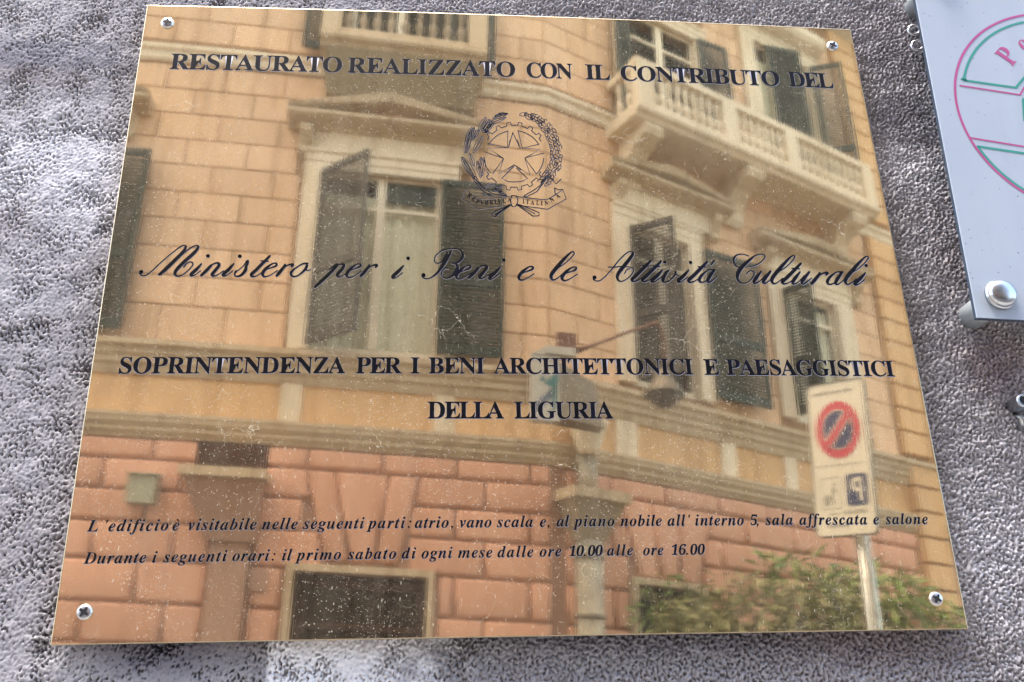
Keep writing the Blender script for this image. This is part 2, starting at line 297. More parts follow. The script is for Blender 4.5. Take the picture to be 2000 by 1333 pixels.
GLYPHS = {"BA":[437,[-9,0,-9,18,9,21,24,30,49,75,206,466,224,465,384,87,411,34,425,22,443,18,443,0,229,0,229,18,270,25,283,46,273,81,253,132,103,132,79,71,76,59,75,48,87,26,124,18,128,18,128,0],[113,161,242,161,177,319]],"BB":[443,[16,0,16,17,45,22,62,32,72,51,75,82,75,369,69,412,51,433,15,439,15,455,220,455,297,449,352,429,385,396,396,351,389,313,369,283,335,261,287,247,344,231,385,206,410,173,418,132,407,76,371,35,345,19,314,9,278,2,238,0],[182,252,188,252,234,257,263,272,279,301,285,345,281,385,269,412,248,428,216,434,198,432,188,425,182,391],[222,24,259,30,283,49,296,81,301,128,295,176,277,208,245,225,197,231,182,231,182,65,190,33,202,26]],"BC":[468,[257,-11,224,-9,193,-3,164,6,137,20,91,56,56,104,43,132,34,162,28,194,26,228,28,262,34,294,43,323,56,351,92,399,139,435,166,448,195,458,226,464,259,465,309,459,367,440,388,435,408,443,419,465,437,465,437,308,420,308,392,364,356,407,313,434,265,443,212,430,174,389,151,321,144,226,152,138,177,74,219,36,278,24,318,29,358,45,395,71,428,106,447,89,409,45,365,14,314,-5]],"BD":[496,[20,0,20,17,47,21,63,30,71,46,74,75,74,374,71,407,61,426,43,435,15,439,15,455,222,455,278,452,328,441,370,422,405,396,433,364,452,325,464,279,468,228,453,128,408,57,333,14,228,0],[222,24,279,37,319,75,333,104,343,139,349,181,351,229,343,318,319,382,279,420,223,433,202,431,190,423,182,385,182,72,190,34,202,27]],"BE":[442,[14,0,14,17,44,20,62,30,72,48,75,78,75,369,72,405,62,425,44,435,16,439,16,455,399,455,399,320,383,320,369,373,340,406,295,424,232,430,200,428,186,417,183,388,183,246,193,246,232,252,259,269,277,300,288,345,304,345,304,118,287,118,273,181,259,201,241,213,185,222,183,222,183,67,185,47,192,35,230,28,276,30,313,39,345,53,371,75,393,105,411,143,430,143,402,0]],"BG":[508,[268,-10,233,-8,200,-3,170,7,141,19,93,55,57,103,44,131,35,161,29,194,28,229,29,263,35,295,44,324,57,352,93,399,139,435,166,448,195,458,225,464,257,465,311,459,369,441,388,436,406,443,419,465,437,465,437,308,420,308,403,346,382,379,357,406,329,426,299,439,267,443,214,430,176,389,153,322,146,228,148,178,154,135,165,98,180,67,221,26,275,13,308,16,328,27,339,45,343,71,343,128,339,154,329,170,309,179,275,182,275,198,500,198,500,182,473,179,457,171,449,155,446,128,446,29,402,12,357,0,313,-8]],"BH":[523,[15,0,15,17,45,22,62,32,72,50,75,81,75,379,71,406,62,424,44,434,16,439,16,455,242,455,242,439,204,432,187,415,182,379,182,251,342,251,342,379,337,415,320,432,282,439,282,455,507,455,507,439,478,434,461,424,452,407,449,379,449,81,452,52,461,33,478,22,507,17,507,0,282,0,282,17,311,21,329,31,339,49,342,81,342,221,182,221,182,81,185,50,194,32,212,22,242,17,242,0]],"BI":[261,[13,0,13,17,42,23,61,32,72,49,75,75,75,387,72,412,63,427,45,435,13,439,13,455,244,455,244,439,214,435,196,427,186,412,183,387,183,77,187,44,206,26,246,17,246,0]],"BL":[426,[15,0,15,17,45,22,62,32,72,50,75,81,75,379,71,407,62,425,44,434,16,439,16,455,250,455,250,439,208,434,196,427,188,416,182,379,182,83,185,47,200,31,234,28,278,31,315,40,345,56,370,80,391,112,409,154,427,154,402,0]],"BN":[494,[403,-11,107,350,107,79,110,49,119,31,136,21,167,17,167,0,18,0,18,17,54,23,71,41,76,79,76,388,36,433,18,439,18,455,156,455,391,169,391,377,386,414,369,431,331,439,331,455,480,455,480,439,450,434,433,425,425,407,422,377,422,-11]],"BO":[525,[261,-11,213,-6,169,7,129,29,94,58,66,93,45,134,32,179,28,228,32,276,45,321,66,362,95,397,130,426,170,448,216,462,265,466,313,462,357,448,397,427,431,399,459,364,481,323,494,277,498,228,494,179,481,134,459,93,430,58,395,29,355,7,310,-6],[265,12,315,26,351,66,372,133,379,228,377,278,371,321,362,358,348,389,310,430,260,443,210,430,174,389,152,322,145,228,147,178,153,135,163,98,177,67,215,26]],"BP":[418,[15,0,15,17,45,22,62,32,72,50,75,81,75,379,71,406,62,424,44,434,16,439,16,455,214,455,253,454,287,452,315,447,336,440,366,422,390,398,404,367,409,332,398,280,367,240,343,225,314,214,281,208,242,206,182,206,182,81,185,50,194,32,212,22,242,17,242,0],[182,230,201,230,244,235,272,253,287,283,292,329,288,375,275,406,252,425,216,431,189,424,182,398]],"BR":[473,[15,0,15,17,45,22,62,32,72,50,75,81,75,379,71,406,62,424,44,434,16,439,16,455,217,455,264,453,305,448,339,439,367,426,405,388,417,334,411,296,392,265,360,241,315,224,432,50,452,26,478,17,480,17,480,0,338,0,201,212,182,212,182,81,185,50,194,32,212,22,242,17,242,0],[182,234,203,234,249,240,280,258,298,290,304,336,299,378,284,407,259,425,224,431,202,429,190,422,182,385]],"BS":[390,[43,-11,43,158,62,158,83,94,111,50,149,24,197,15,231,20,257,36,273,60,279,89,265,129,225,160,163,191,112,221,77,253,56,289,50,332,54,370,67,403,88,429,115,449,148,462,185,466,229,461,282,448,291,446,300,445,313,450,320,466,339,466,339,319,322,319,310,354,293,385,272,410,248,429,222,441,194,445,163,440,140,426,125,406,120,380,124,356,137,336,189,303,253,273,317,233,337,211,350,188,359,133,354,93,339,58,314,29,281,8,240,-6,192,-10,158,-8,126,1,98,9,85,12,69,7,61,-11]],"BT":[423,[92,0,92,17,123,21,142,31,152,50,156,81,156,433,149,433,102,426,65,403,41,367,29,318,11,318,11,455,410,455,410,317,394,317,381,368,357,404,319,426,269,433,263,433,263,81,267,49,276,30,296,21,328,17,328,0]],"BU":[492,[248,-13,205,-10,168,-2,138,10,114,29,96,52,83,81,76,115,73,155,73,379,70,406,61,424,43,434,15,439,15,455,240,455,240,439,202,432,185,415,181,379,181,140,186,88,203,51,232,29,275,22,326,31,363,56,385,99,392,159,392,378,389,406,379,423,360,433,328,439,328,455,474,455,474,439,448,432,433,421,425,404,422,378,422,181,420,133,412,92,398,58,380,32,356,13,325,-2,290,-10]],"BV":[428,[212,-13,44,381,22,420,8,432,-14,439,-14,455,211,455,211,439,166,432,156,423,152,410,161,378,259,143,348,377,355,409,351,423,342,432,299,439,299,455,442,455,442,439,423,436,408,427,382,383,230,-13]],"BZ":[442,[20,0,20,11,276,430,214,430,141,420,115,407,94,386,76,356,61,316,44,316,57,455,406,455,406,443,153,29,239,29,302,37,349,61,384,103,407,164,424,164,407,0]],"IL":[425,[-34,0,-34,15,0,20,22,41,39,85,115,369,120,401,117,416,109,426,73,435,73,451,283,451,283,435,248,429,227,408,211,365,136,83,128,42,132,33,142,28,161,25,188,24,248,30,298,50,339,84,371,134,393,134,351,0]],"ID":[484,[-34,0,-34,15,0,20,22,41,39,85,115,369,120,401,118,416,109,426,73,435,73,451,253,451,345,439,411,404,451,345,464,263,459,210,442,159,415,112,378,71,320,30,250,7,155,0],[169,21,212,26,250,43,283,70,312,105,335,146,352,194,362,245,366,298,360,356,340,397,307,422,262,430,243,428,231,422,217,394,133,78,130,62,128,49,137,27]],"Ia":[336,[53,-9,24,-3,1,14,-14,40,-19,73,-15,109,-5,147,32,220,57,251,84,276,126,301,165,310,198,299,214,265,225,303,297,303,241,108,232,74,228,56,231,44,238,40,259,52,285,87,300,78,274,40,248,13,223,-3,197,-9,166,2,155,34,157,52,162,75,137,38,111,12,84,-4],[93,41,108,45,124,56,152,95,176,147,192,202,198,248,192,272,172,281,157,276,141,264,109,219,83,159,70,115,65,81,72,51]],"Ib":[322,[77,-9,34,-3,1,12,-11,31,-7,52,83,375,91,412,84,429,59,433,48,433,48,451,115,458,189,470,129,255,171,296,218,310,247,304,271,286,286,258,291,221,287,185,276,148,237,77,210,47,179,23,130,-1],[91,15,109,18,127,29,159,65,185,116,203,171,210,223,201,253,179,263,154,256,134,232,115,193,97,138,77,69,70,33,75,19]],"Ic":[277,[93,-9,50,-2,17,19,-3,53,-9,97,-3,146,16,195,47,240,88,277,133,301,179,310,211,305,235,291,251,272,257,249,254,230,245,216,231,207,214,203,186,213,176,238,182,258,189,275,185,285,173,289,156,284,139,270,107,223,84,161,75,99,78,71,88,51,103,38,123,34,164,50,204,96,222,83,194,43,162,14,129,-4]],"Id":[334,[55,-9,26,-4,3,14,-11,43,-15,82,-4,148,29,215,78,272,121,300,164,310,190,306,213,294,238,381,242,399,243,412,241,422,234,428,205,433,205,451,271,459,343,470,237,83,232,60,230,48,238,41,255,52,281,89,297,78,246,13,223,-4,198,-9,167,2,157,35,164,76,138,38,113,12,86,-4],[96,42,111,46,127,58,156,99,180,153,196,208,201,249,195,275,177,283,149,269,120,231,93,181,74,126,66,79,75,51]],"Ie":[269,[87,-9,47,-2,16,19,-4,53,-11,98,-7,135,6,172,25,207,49,240,78,268,109,290,143,305,176,310,207,305,230,293,244,273,249,248,238,209,207,174,183,158,153,144,119,133,79,124,75,88,78,66,87,50,102,39,122,36,159,51,195,95,214,83,188,43,158,14,125,-4],[84,146,140,171,179,212,190,236,193,260,187,280,171,287,149,278,126,252,103,207]],"If":[193,[-66,-139,-90,-135,-108,-124,-121,-106,-125,-85,-116,-58,-91,-48,-69,-56,-60,-79,-65,-97,-71,-107,-68,-114,-59,-117,-46,-113,-34,-102,-15,-65,4,3,26,104,60,275,13,275,19,303,66,303,78,342,92,376,107,405,126,428,166,460,212,470,241,467,264,456,277,439,282,418,273,391,247,381,224,391,214,413,220,430,225,442,222,447,214,449,195,441,178,415,144,303,201,303,197,275,140,275,105,113,96,72,86,35,76,1,65,-29,40,-77,11,-112,-24,-132]],"Ig":[298,[77,-139,23,-134,-18,-119,-43,-95,-51,-66,-46,-44,-31,-25,33,5,6,28,-3,51,1,68,12,83,57,114,20,147,12,166,9,189,14,220,28,248,50,273,79,293,113,305,149,310,200,301,244,277,302,277,299,248,261,248,263,237,264,225,259,192,244,164,221,139,191,120,157,108,118,104,83,106,70,95,66,84,73,72,93,63,135,50,182,32,216,9,229,-12,233,-36,228,-65,213,-90,189,-110,158,-126,120,-136],[116,125,133,129,149,142,175,188,185,246,177,277,156,287,138,283,122,269,96,222,86,164,94,135],[85,-117,117,-113,141,-102,157,-85,162,-66,156,-47,138,-32,60,-4,21,-31,7,-62,13,-83,30,-101,54,-113]],"Ii":[194,[132,371,114,375,100,384,90,398,87,416,90,433,100,447,114,457,132,460,149,457,163,447,173,433,176,416,173,398,163,384,149,375],[49,-8,29,-5,13,5,4,21,1,41,4,64,10,87,44,211,51,237,53,254,46,268,26,273,19,273,19,289,89,299,150,310,89,85,84,55,87,46,95,42,115,54,142,90,155,81,129,42,103,14,76,-3]],"Il":[173,[40,-9,19,-6,3,3,-7,19,-10,40,-8,61,-2,85,77,371,87,414,80,428,58,433,52,433,52,450,183,470,79,86,75,69,73,54,75,44,83,41,104,53,131,89,144,79,93,12,68,-4]],"Im":[525,[380,-8,346,4,335,42,343,85,364,154,387,222,393,247,390,258,380,261,351,249,318,214,301,186,284,152,267,111,250,62,230,0,152,0,220,222,226,247,222,258,213,261,196,257,177,244,136,190,97,107,66,0,-14,0,42,211,50,240,52,254,45,268,24,273,18,273,17,289,151,310,116,193,153,245,187,281,220,303,256,310,294,297,306,260,299,217,330,258,361,287,391,304,422,310,460,297,473,260,468,224,452,171,420,76,417,66,416,58,418,47,426,44,446,56,457,70,471,91,486,81,433,14,407,-3]],"In":[357,[213,-9,179,3,168,41,175,84,197,153,220,222,226,246,222,257,213,261,176,243,136,190,97,107,66,0,-14,0,42,211,50,240,52,254,45,268,24,273,18,273,17,289,151,310,116,193,153,245,187,281,220,303,256,310,294,297,306,259,301,226,285,170,248,57,251,47,260,43,279,55,304,90,319,80,266,13,240,-4]],"Io":[316,[96,-9,54,-2,20,20,-3,54,-10,98,-6,135,6,172,24,208,48,241,76,269,107,291,141,305,175,310,221,302,256,281,278,247,285,203,281,167,270,130,252,94,228,61,200,33,168,10,133,-5],[103,13,119,18,134,30,162,74,184,132,200,191,206,240,197,276,172,288,157,284,141,272,113,229,90,172,75,111,69,58,78,25]],"Ip":[330,[-79,-139,-79,-121,-51,-114,-37,-95,-30,-71,48,228,52,253,44,269,16,273,16,290,85,300,144,310,124,242,150,271,176,293,202,305,228,310,257,304,279,288,293,261,298,224,294,184,282,143,263,103,239,67,211,36,180,11,147,-4,114,-9,90,-6,69,6,48,-69,44,-97,47,-109,54,-116,86,-122,86,-139],[102,15,119,19,135,31,165,71,190,125,207,179,214,224,206,252,187,262,163,254,141,232,121,195,103,142,86,78,78,38,84,20]],"Ir":[261,[-14,0,42,211,50,240,52,254,45,268,24,273,18,273,17,289,151,310,114,189,144,243,171,280,197,302,222,310,250,298,259,265,257,245,249,230,236,221,220,218,202,223,186,238,180,241,157,225,127,175,95,97,66,0]],"Is":[253,[91,-9,28,5,15,7,3,4,-7,-7,-24,-4,-7,109,13,105,33,37,81,14,110,24,120,52,114,77,95,106,69,138,39,185,28,228,35,260,53,286,82,303,116,309,179,298,186,296,192,295,204,298,212,307,230,307,215,205,197,207,174,268,134,288,107,278,97,255,104,231,124,202,146,176,165,149,183,116,190,82,187,58,177,36,162,17,142,3,118,-6]],"It":[185,[30,-9,-4,3,-15,39,-14,52,-11,70,45,273,13,273,13,297,47,312,79,334,108,363,134,398,162,398,134,300,187,300,179,273,126,273,77,103,70,77,67,56,70,45,77,41,98,54,128,95,144,85,116,44,88,14,60,-3]],"Iu":[357,[46,-9,8,3,-5,41,0,75,15,130,38,211,46,254,39,268,19,273,13,273,12,289,73,298,146,310,81,79,76,53,79,43,89,40,125,58,167,113,187,153,206,197,222,247,236,301,316,301,251,57,254,48,261,44,280,56,292,70,306,91,321,81,268,13,242,-4,215,-9,196,-6,182,4,172,19,169,40,181,103,147,53,114,18,81,-3]],"Iv":[284,[48,-9,48,26,45,155,38,229,25,264,5,274,-1,273,-2,291,97,310,106,295,115,251,123,118,123,89,160,132,185,169,204,213,189,240,178,256,175,271,177,286,186,299,198,307,214,310,230,307,243,298,251,283,254,265,244,222,215,167,193,136,166,102,134,66,97,27,62,-9]],"RP":[418,[15,0,15,17,45,22,62,32,72,50,75,81,75,379,71,406,62,424,44,434,16,439,16,455,214,455,253,454,287,452,315,447,336,440,366,422,390,398,404,367,409,332,398,280,367,240,343,225,314,214,281,208,242,206,182,206,182,81,185,50,194,32,212,22,242,17,242,0],[182,230,201,230,244,235,272,253,287,283,292,329,288,375,275,406,252,425,216,431,189,424,182,398]],"Ro":[336,[169,-10,127,-5,90,11,60,37,38,70,24,110,19,154,24,199,38,239,60,272,90,297,127,313,168,318,209,313,245,298,275,273,298,240,312,200,317,154,312,108,298,69,275,36,245,11,210,-5],[169,11,193,18,209,39,217,81,220,154,217,227,208,271,192,292,169,299,144,292,128,271,120,227,117,154,120,82,128,39,144,18]],"Re":[301,[154,-10,117,-5,85,10,58,35,37,69,24,109,19,157,24,201,38,240,59,273,87,298,120,313,157,318,209,309,249,280,274,234,283,173,283,166,117,166,123,112,138,73,164,50,199,42,237,53,270,86,285,73,258,36,228,11,193,-5],[116,192,201,192,201,215,193,277,181,292,161,297,127,274,116,203]],"N0":[375,[188,-7,133,1,91,24,60,61,39,111,32,140,27,171,24,205,23,241,24,277,27,311,32,342,39,371,60,420,91,456,133,479,189,486,242,479,283,456,314,419,336,370,343,341,348,310,352,277,353,240,352,204,348,171,343,139,336,110,314,61,283,24,241,1],[188,37,219,50,237,91,242,120,246,155,248,195,248,240,248,286,246,326,242,360,237,390,219,429,189,443,157,429,139,390,134,360,130,326,128,286,127,240,128,195,130,155,134,120,139,91,157,50]],"N1":[375,[65,0,65,36,120,36,135,38,146,45,154,79,154,416,108,365,87,351,67,346,52,349,40,359,31,375,28,396,74,412,132,447,179,482,254,482,254,79,261,47,271,38,288,36,343,36,343,0]],"N5":[375,[165,-7,119,-4,84,5,58,18,40,35,30,54,27,75,31,95,42,109,59,118,81,121,88,83,111,52,130,43,154,40,195,50,212,63,226,83,234,111,237,148,231,192,213,223,184,241,146,247,103,243,71,235,40,247,62,480,316,480,319,357,281,357,275,380,267,399,244,406,105,406,94,281,126,288,168,291,205,289,238,282,267,271,293,256,328,211,340,148,336,108,324,75,306,48,282,27,226,1]],"N6":[375,[197,-7,150,-1,109,18,76,49,51,93,42,120,35,151,32,184,30,222,33,275,42,325,57,370,77,409,104,441,137,466,176,481,222,486,261,484,291,476,313,464,329,449,338,431,340,412,336,393,322,376,298,364,260,360,256,400,243,434,232,443,216,447,180,435,152,401,142,375,134,345,128,309,125,269,161,286,218,294,273,285,315,258,343,214,352,155,349,121,342,90,330,62,313,38,291,19,264,5,233,-4],[199,38,222,44,239,64,251,98,255,148,250,196,238,228,219,247,193,253,154,243,125,221,127,176,131,138,137,106,147,81,170,48]]}
LINES = [["B",12.9,[["RESTAURATO",-237.09,162.21,-118.82,162.18],["REALIZZATO",-115.27,162.18,2.9,162.16],["CON",10.58,162.16,44.36,162.15],["IL",53.03,162.15,70.25,162.15],["CONTRIBUTO",78.23,162.15,196.07,162.12],["DEL",202.56,162.12,236.68,162.11]]],["B",10.39,[["SOPRINTENDENZA",-242.98,-61.44,-107.56,-61.49],["PER",-100.51,-61.49,-73.15,-61.5],["I",-67.05,-61.5,-61.82,-61.51],["BENI",-56.02,-61.51,-21.6,-61.52],["ARCHITETTONICI",-15.45,-61.52,109.8,-61.57],["E",117.05,-61.58,124.64,-61.58],["PAESAGGISTICI",131.44,-61.58,241.59,-61.62]]],["B",10.52,[["DELLA",-56.44,-90.33,-10.65,-90.37],["LIGURIA",-3.81,-90.38,56.59,-90.42]]],["I",6.45,[["L'",-247.09,-156.22,-236.67,-156.22],["edificio",-235.54,-156.22,-202.38,-156.22],["è",-199.82,-156.22,-196.12,-156.22],["visitabile",-191.32,-156.22,-153.08,-156.23],["nelle",-149.61,-156.23,-129.8,-156.23],["seguenti",-126.22,-156.24,-91.84,-156.24],["parti:",-89.08,-156.24,-64.85,-156.24],["atrio,",-62.49,-156.25,-39.93,-156.25],["vano",-36.74,-156.25,-18.22,-156.25],["scala",-14.84,-156.25,6.08,-156.26],["e,",10.13,-156.26,16.35,-156.26],["al",20.07,-156.26,26.94,-156.26],["piano",30.67,-156.26,54.14,-156.26],["nobile",57.81,-156.26,82.25,-156.27],["all'",85.98,-156.27,99.49,-156.27],["interno",102.4,-156.27,131.9,-156.28],["5,",135.27,-156.28,141.58,-156.28],["sala",145.24,-156.28,161.95,-156.28],["affrescata",166.04,-156.28,207.79,-156.29],["e",211.77,-156.29,215.69,-156.29],["salone",219.58,-156.29,245.84,-156.29]]],["I",6.24,[["Durante",-246.5,-174.1,-212.93,-174.01],["i",-209.2,-174.0,-206.31,-173.99],["seguenti",-202.8,-173.98,-168.21,-173.89],["orari:",-164.8,-173.88,-141.26,-173.82],["il",-137.22,-173.81,-132.27,-173.8],["primo",-128.71,-173.79,-104.21,-173.72],["sabato",-100.01,-173.71,-73.01,-173.64],["di",-69.62,-173.63,-61.91,-173.61],["ogni",-58.4,-173.6,-41.09,-173.56],["mese",-37.56,-173.55,-18.13,-173.5],["dalle",-14.82,-173.49,5.56,-173.44],["ore",9.44,-173.43,21.81,-173.39],["10.00",25.67,-173.38,45.35,-173.33],["alle",48.85,-173.32,63.86,-173.28],["ore",70.02,-173.27,81.86,-173.24],["16.00",85.82,-173.23,105.83,-173.17]]]]
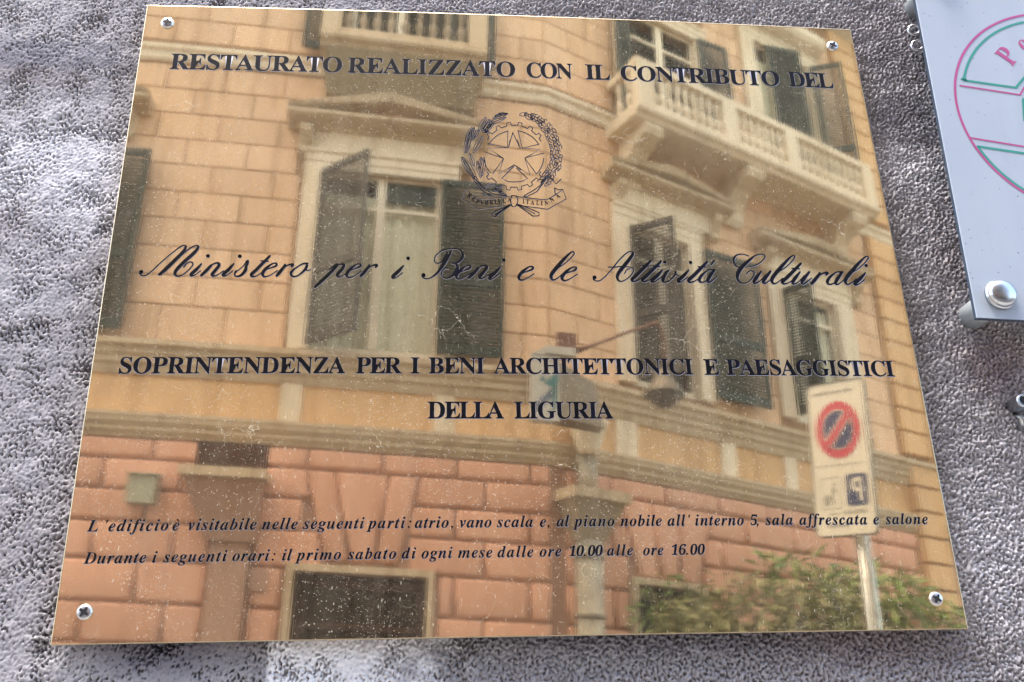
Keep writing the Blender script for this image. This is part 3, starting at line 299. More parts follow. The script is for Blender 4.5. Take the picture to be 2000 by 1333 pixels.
SCRIPT = [[-236.9,6.45,2.31,-236.78,6.45,2.31],[-237.66,5.28,0.9,-235.96,3.82,0.68,-233.45,4.18,0.68,-230.14,7.32,0.62,-225.9,12.56,0.63,-220.82,18.19,0.63,-216.16,22.87,0.69,-213.49,24.9,0.69,-211.5,25.12,0.81,-211.17,23.61,1.27,-212.97,19.95,1.95,-217.49,13.99,2.17,-222.51,7.74,2.16,-225.03,4.93,1.7,-225.66,4.47,1.13],[-224.41,4.48,0.79,-221.9,7.42,0.63,-215.88,14.99,0.63,-209.73,21.98,0.69,-205.98,24.81,0.81,-203.69,25.05,0.92,-203.37,23.53,1.5,-206.01,19.4,2.07,-210.63,14.08,2.06,-214.65,8.82,2.05,-215.89,5.56,1.71,-214.66,3.64,1.02,-211.85,4.0,0.68,-208.21,7.28,0.63,-205.72,10.89,0.69,-205.62,12.71,0.8,-207.14,13.61,0.69,-209.32,12.47,0.63,-211.04,9.84,0.68],[-200.12,12.27,0.92,-202.88,8.32,1.94,-205.69,5.04,1.94,-205.56,3.75,1.14,-203.35,4.43,0.57,-200.21,7.38,0.57],[-196.7,17.89,2.15,-196.58,17.89,2.15],[-193.99,11.24,1.49,-196.52,7.63,1.95,-199.33,4.22,1.6],[-197.56,6.64,0.57,-193.99,11.24,0.69,-190.7,12.92,1.15,-188.97,11.64,1.72,-191.08,7.7,1.95,-192.81,4.76,1.83,-191.57,3.8,1.03,-189.09,4.8,0.57,-185.89,7.44,0.57],[-179.99,12.41,0.92,-182.82,8.46,1.95,-185.68,5.17,1.95,-185.57,3.88,1.14,-183.33,4.55,0.57,-180.15,7.52,0.57],[-176.75,17.84,2.16,-176.64,17.85,2.16],[-178.87,6.04,0.57,-174.07,10.66,0.63,-171.8,14.62,0.93,-171.12,13.45,1.27,-172.06,10.69,1.5,-172.39,7.75,1.96,-174.71,4.47,1.49,-177.51,3.59,0.92,-178.88,4.87,0.8,-178.11,7.22,1.26],[-157.84,18.12,1.28,-161.56,13.32,1.85,-165.78,8.03,1.96,-168.42,4.87,1.84,-167.15,3.46,1.03,-164.35,4.47,0.58,-161.64,6.78,0.58],[-163.1,14.61,0.7,-158.44,14.35,0.7],[-160.88,8.09,0.58,-156.92,9.45,0.69,-153.45,11.13,1.16,-153.22,12.78,1.04,-155.71,12.74,0.81,-159.35,9.42,1.73,-161.4,5.81,1.85,-160.25,3.55,1.04,-157.13,4.23,0.58,-152.18,7.88,0.58],[-148.12,12.13,0.81,-147.78,11.47,1.51,-150.66,6.86,1.97,-152.5,4.23,1.5],[-150.39,7.19,0.58,-146.33,11.49,0.81,-142.88,12.2,1.51,-143.65,10.55,0.93],[-133.6,12.85,1.28,-136.51,12.81,0.93,-140.43,10.13,0.81,-143.68,6.49,1.51,-142.35,3.77,1.04,-138.92,4.59,0.81,-135.09,8.56,1.51,-133.83,11.86,1.28,-134.59,9.88,0.7,-133.31,7.93,0.58,-131.32,8.74,0.47],[-119.99,8.43,0.58,-115.62,12.44,0.94,-115.16,11.45,1.64,-119.29,6.15,1.98,-124.25,0.55,1.97,-128.08,-3.71,1.27],[-118.22,8.13,0.58,-113.73,12.13,0.7,-110.51,12.18,1.53,-111.82,8.87,1.87,-114.3,5.56,1.87,-113.63,3.61,1.05,-110.48,4.95,0.58,-107.64,6.95,0.59],[-107.98,7.93,0.59,-103.93,9.3,0.7,-100.35,10.99,1.18,-100.06,12.65,1.06,-102.59,12.61,0.82,-106.39,9.27,1.76,-108.58,5.63,1.87,-107.49,3.36,1.05,-104.31,4.05,0.58,-99.17,7.72,0.59],[-94.92,12.19,0.82,-94.61,11.53,1.53,-97.68,6.88,1.99,-99.63,4.24,1.52],[-97.4,7.21,0.59,-93.14,11.55,0.82,-89.62,12.26,1.53,-90.45,10.6,0.94],[-72.77,11.89,0.95,-75.93,7.89,2.01,-79.09,4.56,2.0,-79.06,3.25,1.18,-76.72,3.93,0.59,-73.25,6.93,0.59],[-69.91,17.38,2.12,-69.79,17.38,2.12],[-59.86,5.46,2.41,-59.74,5.46,2.41],[-60.49,4.13,0.83,-58.58,2.98,0.71,-55.63,3.34,0.71,-51.51,6.49,1.31,-47.98,11.69,2.03,-45.02,17.06,2.15,-42.64,21.46,1.32,-41.74,23.49,0.72],[-44.44,21.77,0.84,-46.22,18.05,1.2,-48.3,14.88,0.72,-50.97,13.98,0.66,-52.78,15.62,0.66,-51.91,19.64,0.66,-47.45,23.4,0.66,-41.44,24.71,0.66,-36.63,23.9,0.84,-34.53,20.57,1.56,-35.44,17.2,1.68,-38.44,14.35,0.96,-41.72,14.11,0.6],[-41.72,14.11,0.6,-39.03,13.61,1.2,-38.02,10.83,2.03,-39.63,6.83,1.9,-43.19,3.82,0.95,-46.15,3.46,0.65,-48.24,5.41,0.71,-47.84,8.38,0.77,-45.59,10.6,0.77,-44.1,10.09,0.6],[-37.96,7.52,0.6,-33.78,8.89,0.72,-30.07,10.6,1.2,-29.71,12.27,1.08,-32.28,12.24,0.84,-36.29,8.86,1.79,-38.67,5.2,1.9,-37.66,2.9,1.07,-34.39,3.6,0.59,-29.02,7.3,0.6],[-24.38,11.01,1.56,-27.4,7.32,2.03,-30.7,3.84,1.67],[-28.6,6.31,0.6,-24.38,11.01,0.72,-20.77,12.72,1.2,-19.11,11.41,1.8,-21.73,7.39,2.03,-23.84,4.39,1.91,-22.66,3.42,1.07,-19.96,4.44,0.6,-16.34,7.13,0.6],[-10.45,11.66,0.96,-13.82,7.63,2.04,-17.16,4.28,2.03,-17.18,2.96,1.19,-14.78,3.64,0.6,-11.14,6.67,0.6],[-8.07,16.91,2.05,-7.95,16.91,2.05],[2.39,7.37,0.6,6.64,8.75,0.72,10.43,10.47,1.21,10.84,12.15,1.09,8.24,12.11,0.85,4.11,8.72,1.81,1.61,5.04,1.92,2.57,2.73,1.08,5.89,3.44,0.6,11.41,7.15,0.6],[26.86,11.35,0.55,32.5,15.46,0.61,37.62,20.93,0.67,38.35,23.32,0.74,36.51,23.29,0.86,32.67,19.51,1.59,27.55,13.37,2.19,23.07,7.3,2.18,22.65,4.3,1.69,24.11,2.99,0.97,27.2,4.69,0.6,29.71,7.05,0.61],[30.51,7.39,0.61,34.82,8.78,0.73,38.66,10.5,1.22,39.11,12.19,1.1,36.49,12.15,0.85,32.27,8.75,1.82,29.69,5.05,1.94,30.62,2.74,1.09,33.98,3.45,0.61,39.6,7.18,0.61],[50.91,5.24,2.33,51.01,5.24,2.33],[50.04,3.98,0.76,51.76,2.66,0.66,54.62,3.11,0.61,58.61,6.52,0.62,62.7,11.27,0.67,67.37,17.36,0.67,72.0,22.19,0.67,75.02,24.25,0.67,77.18,24.12,0.87,77.4,22.53,1.64,74.63,18.52,2.11,70.45,13.2,2.2,67.06,8.71,2.09,65.89,5.32,1.61,66.92,3.0,1.04,69.28,2.77,0.66,72.74,4.88,0.67,75.82,8.04,0.67,77.19,10.67,0.67,76.59,12.34,0.62,74.26,13.1,0.57,69.5,13.4,0.57,64.7,12.86,0.62,60.41,12.81,0.67],[75.14,11.95,0.48,72.69,11.14,0.57,70.98,8.4,0.62],[88.9,17.69,1.36,84.21,12.75,1.97,78.9,7.3,2.09,75.61,4.05,1.96,76.73,2.6,1.1,79.86,3.63,0.61,83.09,6.01,0.61],[82.77,14.08,0.74,87.68,13.81,0.74],[95.87,17.63,1.36,91.15,12.68,1.98,85.81,7.23,2.09,82.5,3.98,1.96,83.61,2.52,1.1,86.75,3.56,0.61,90.01,5.94,0.61],[89.71,14.02,0.74,94.63,13.74,0.74],[96.27,11.19,0.99,92.56,7.11,2.09,88.91,3.71,2.09,88.81,2.38,1.23,91.31,3.07,0.61,95.24,6.13,0.62],[98.25,17.0,1.97,98.35,17.0,1.97],[101.02,11.36,0.87,98.35,8.96,1.85,96.14,4.57,2.09,96.59,2.57,1.11,100.03,3.28,0.74,104.07,7.35,0.99,105.07,10.4,1.48,104.8,8.71,0.74,106.8,6.85,0.62],[113.84,11.42,0.99,110.06,7.33,2.1,106.37,3.93,2.1,106.25,2.59,1.23,108.77,3.28,0.62,112.75,6.35,0.62],[115.64,17.19,1.98,115.74,17.19,1.98],[126.81,17.74,1.37,121.96,12.77,1.99,116.48,7.3,2.11,113.09,4.04,1.98,114.18,2.58,1.11,117.37,3.62,0.62,120.69,6.01,0.62],[120.54,14.11,0.75,125.49,13.84,0.75],[130.07,11.97,1.12,126.92,11.59,0.75,122.2,7.81,1.61,120.33,4.43,1.73,121.71,2.77,0.99,125.24,4.15,0.74,129.79,9.26,0.87],[131.31,11.99,1.37,127.38,6.87,2.11,125.83,3.83,1.73,126.97,2.83,0.99,129.27,4.2,0.62,132.69,7.27,0.62],[131.83,18.69,1.07,130.44,16.91,1.07,129.3,15.31,0.68],[155.74,22.74,0.62,151.69,24.03,0.62,147.38,23.05,0.9,145.06,19.78,1.34,145.59,16.02,1.11,148.41,13.94,0.67],[155.06,14.64,0.61,160.27,16.22,0.62,165.2,19.94,0.67,166.95,22.72,0.67,165.17,24.23,0.68,160.56,23.24,0.79,155.64,19.51,1.68,150.01,14.26,2.34,146.68,9.39,2.33,146.2,5.19,1.55,148.14,2.82,0.89,151.45,2.74,0.66,155.06,5.17,0.67,157.72,8.93,0.72,157.44,11.22,0.67,154.98,11.61,0.67,152.5,9.35,0.61],[162.91,11.49,1.0,158.88,6.69,2.13,156.96,3.63,1.75,158.08,2.64,1.0,161.1,4.36,0.62,165.4,8.8,0.63],[169.19,11.57,1.38,165.14,6.77,2.13,163.2,3.71,1.75,164.33,2.71,1.0,166.68,4.09,0.63,170.2,7.17,0.63],[174.33,11.11,0.57,180.54,15.29,0.63,186.35,20.86,0.7,187.31,23.29,0.76,185.41,23.26,0.89,181.09,19.41,1.65,175.22,13.17,2.27,170.03,6.99,2.26,169.33,3.94,1.75,170.72,2.61,1.0,174.07,4.33,0.63,176.89,6.73,0.63],[190.79,17.84,1.4,185.68,12.84,2.02,179.9,7.33,2.14,176.33,4.04,2.01,177.39,2.57,1.13,180.66,3.62,0.63,184.12,6.02,0.63],[184.28,14.19,0.76,189.3,13.92,0.76],[189.35,11.53,1.01,185.23,6.72,2.14,183.24,3.65,1.76,184.36,2.65,1.0,187.42,4.37,0.63,191.81,8.83,0.63],[195.67,11.61,1.39,191.53,6.79,2.14,189.52,3.72,1.76,190.64,2.72,1.01,193.03,4.1,0.63,196.62,7.2,0.63],[202.54,11.23,0.89,202.76,10.55,1.65,198.58,5.74,2.15,195.98,3.0,1.64],[198.95,6.09,0.63,204.34,10.57,0.89,208.25,11.31,1.65,207.04,9.59,1.01],[217.46,12.11,1.15,214.23,11.73,0.76,209.21,7.91,1.65,207.12,4.49,1.77,208.44,2.81,1.01,212.13,4.21,0.76,217.04,9.37,0.89],[218.74,12.13,1.4,214.45,6.96,2.16,212.71,3.88,1.77,213.82,2.88,1.01,216.24,4.26,0.63,219.89,7.36,0.64],[224.96,11.52,0.57,231.38,15.73,0.64,237.43,21.34,0.71,238.48,23.78,0.77,236.55,23.76,0.9,232.06,19.88,1.67,225.93,13.59,2.3,220.49,7.37,2.29,219.69,4.3,1.77,221.06,2.96,1.01,224.5,4.7,0.63,227.43,7.12,0.64],[234.53,11.75,1.02,230.34,7.59,2.17,226.29,4.14,2.16,226.06,2.78,1.27,228.71,3.49,0.64,233.03,6.6,0.64],[236.01,17.37,2.04,236.12,17.38,2.04]]
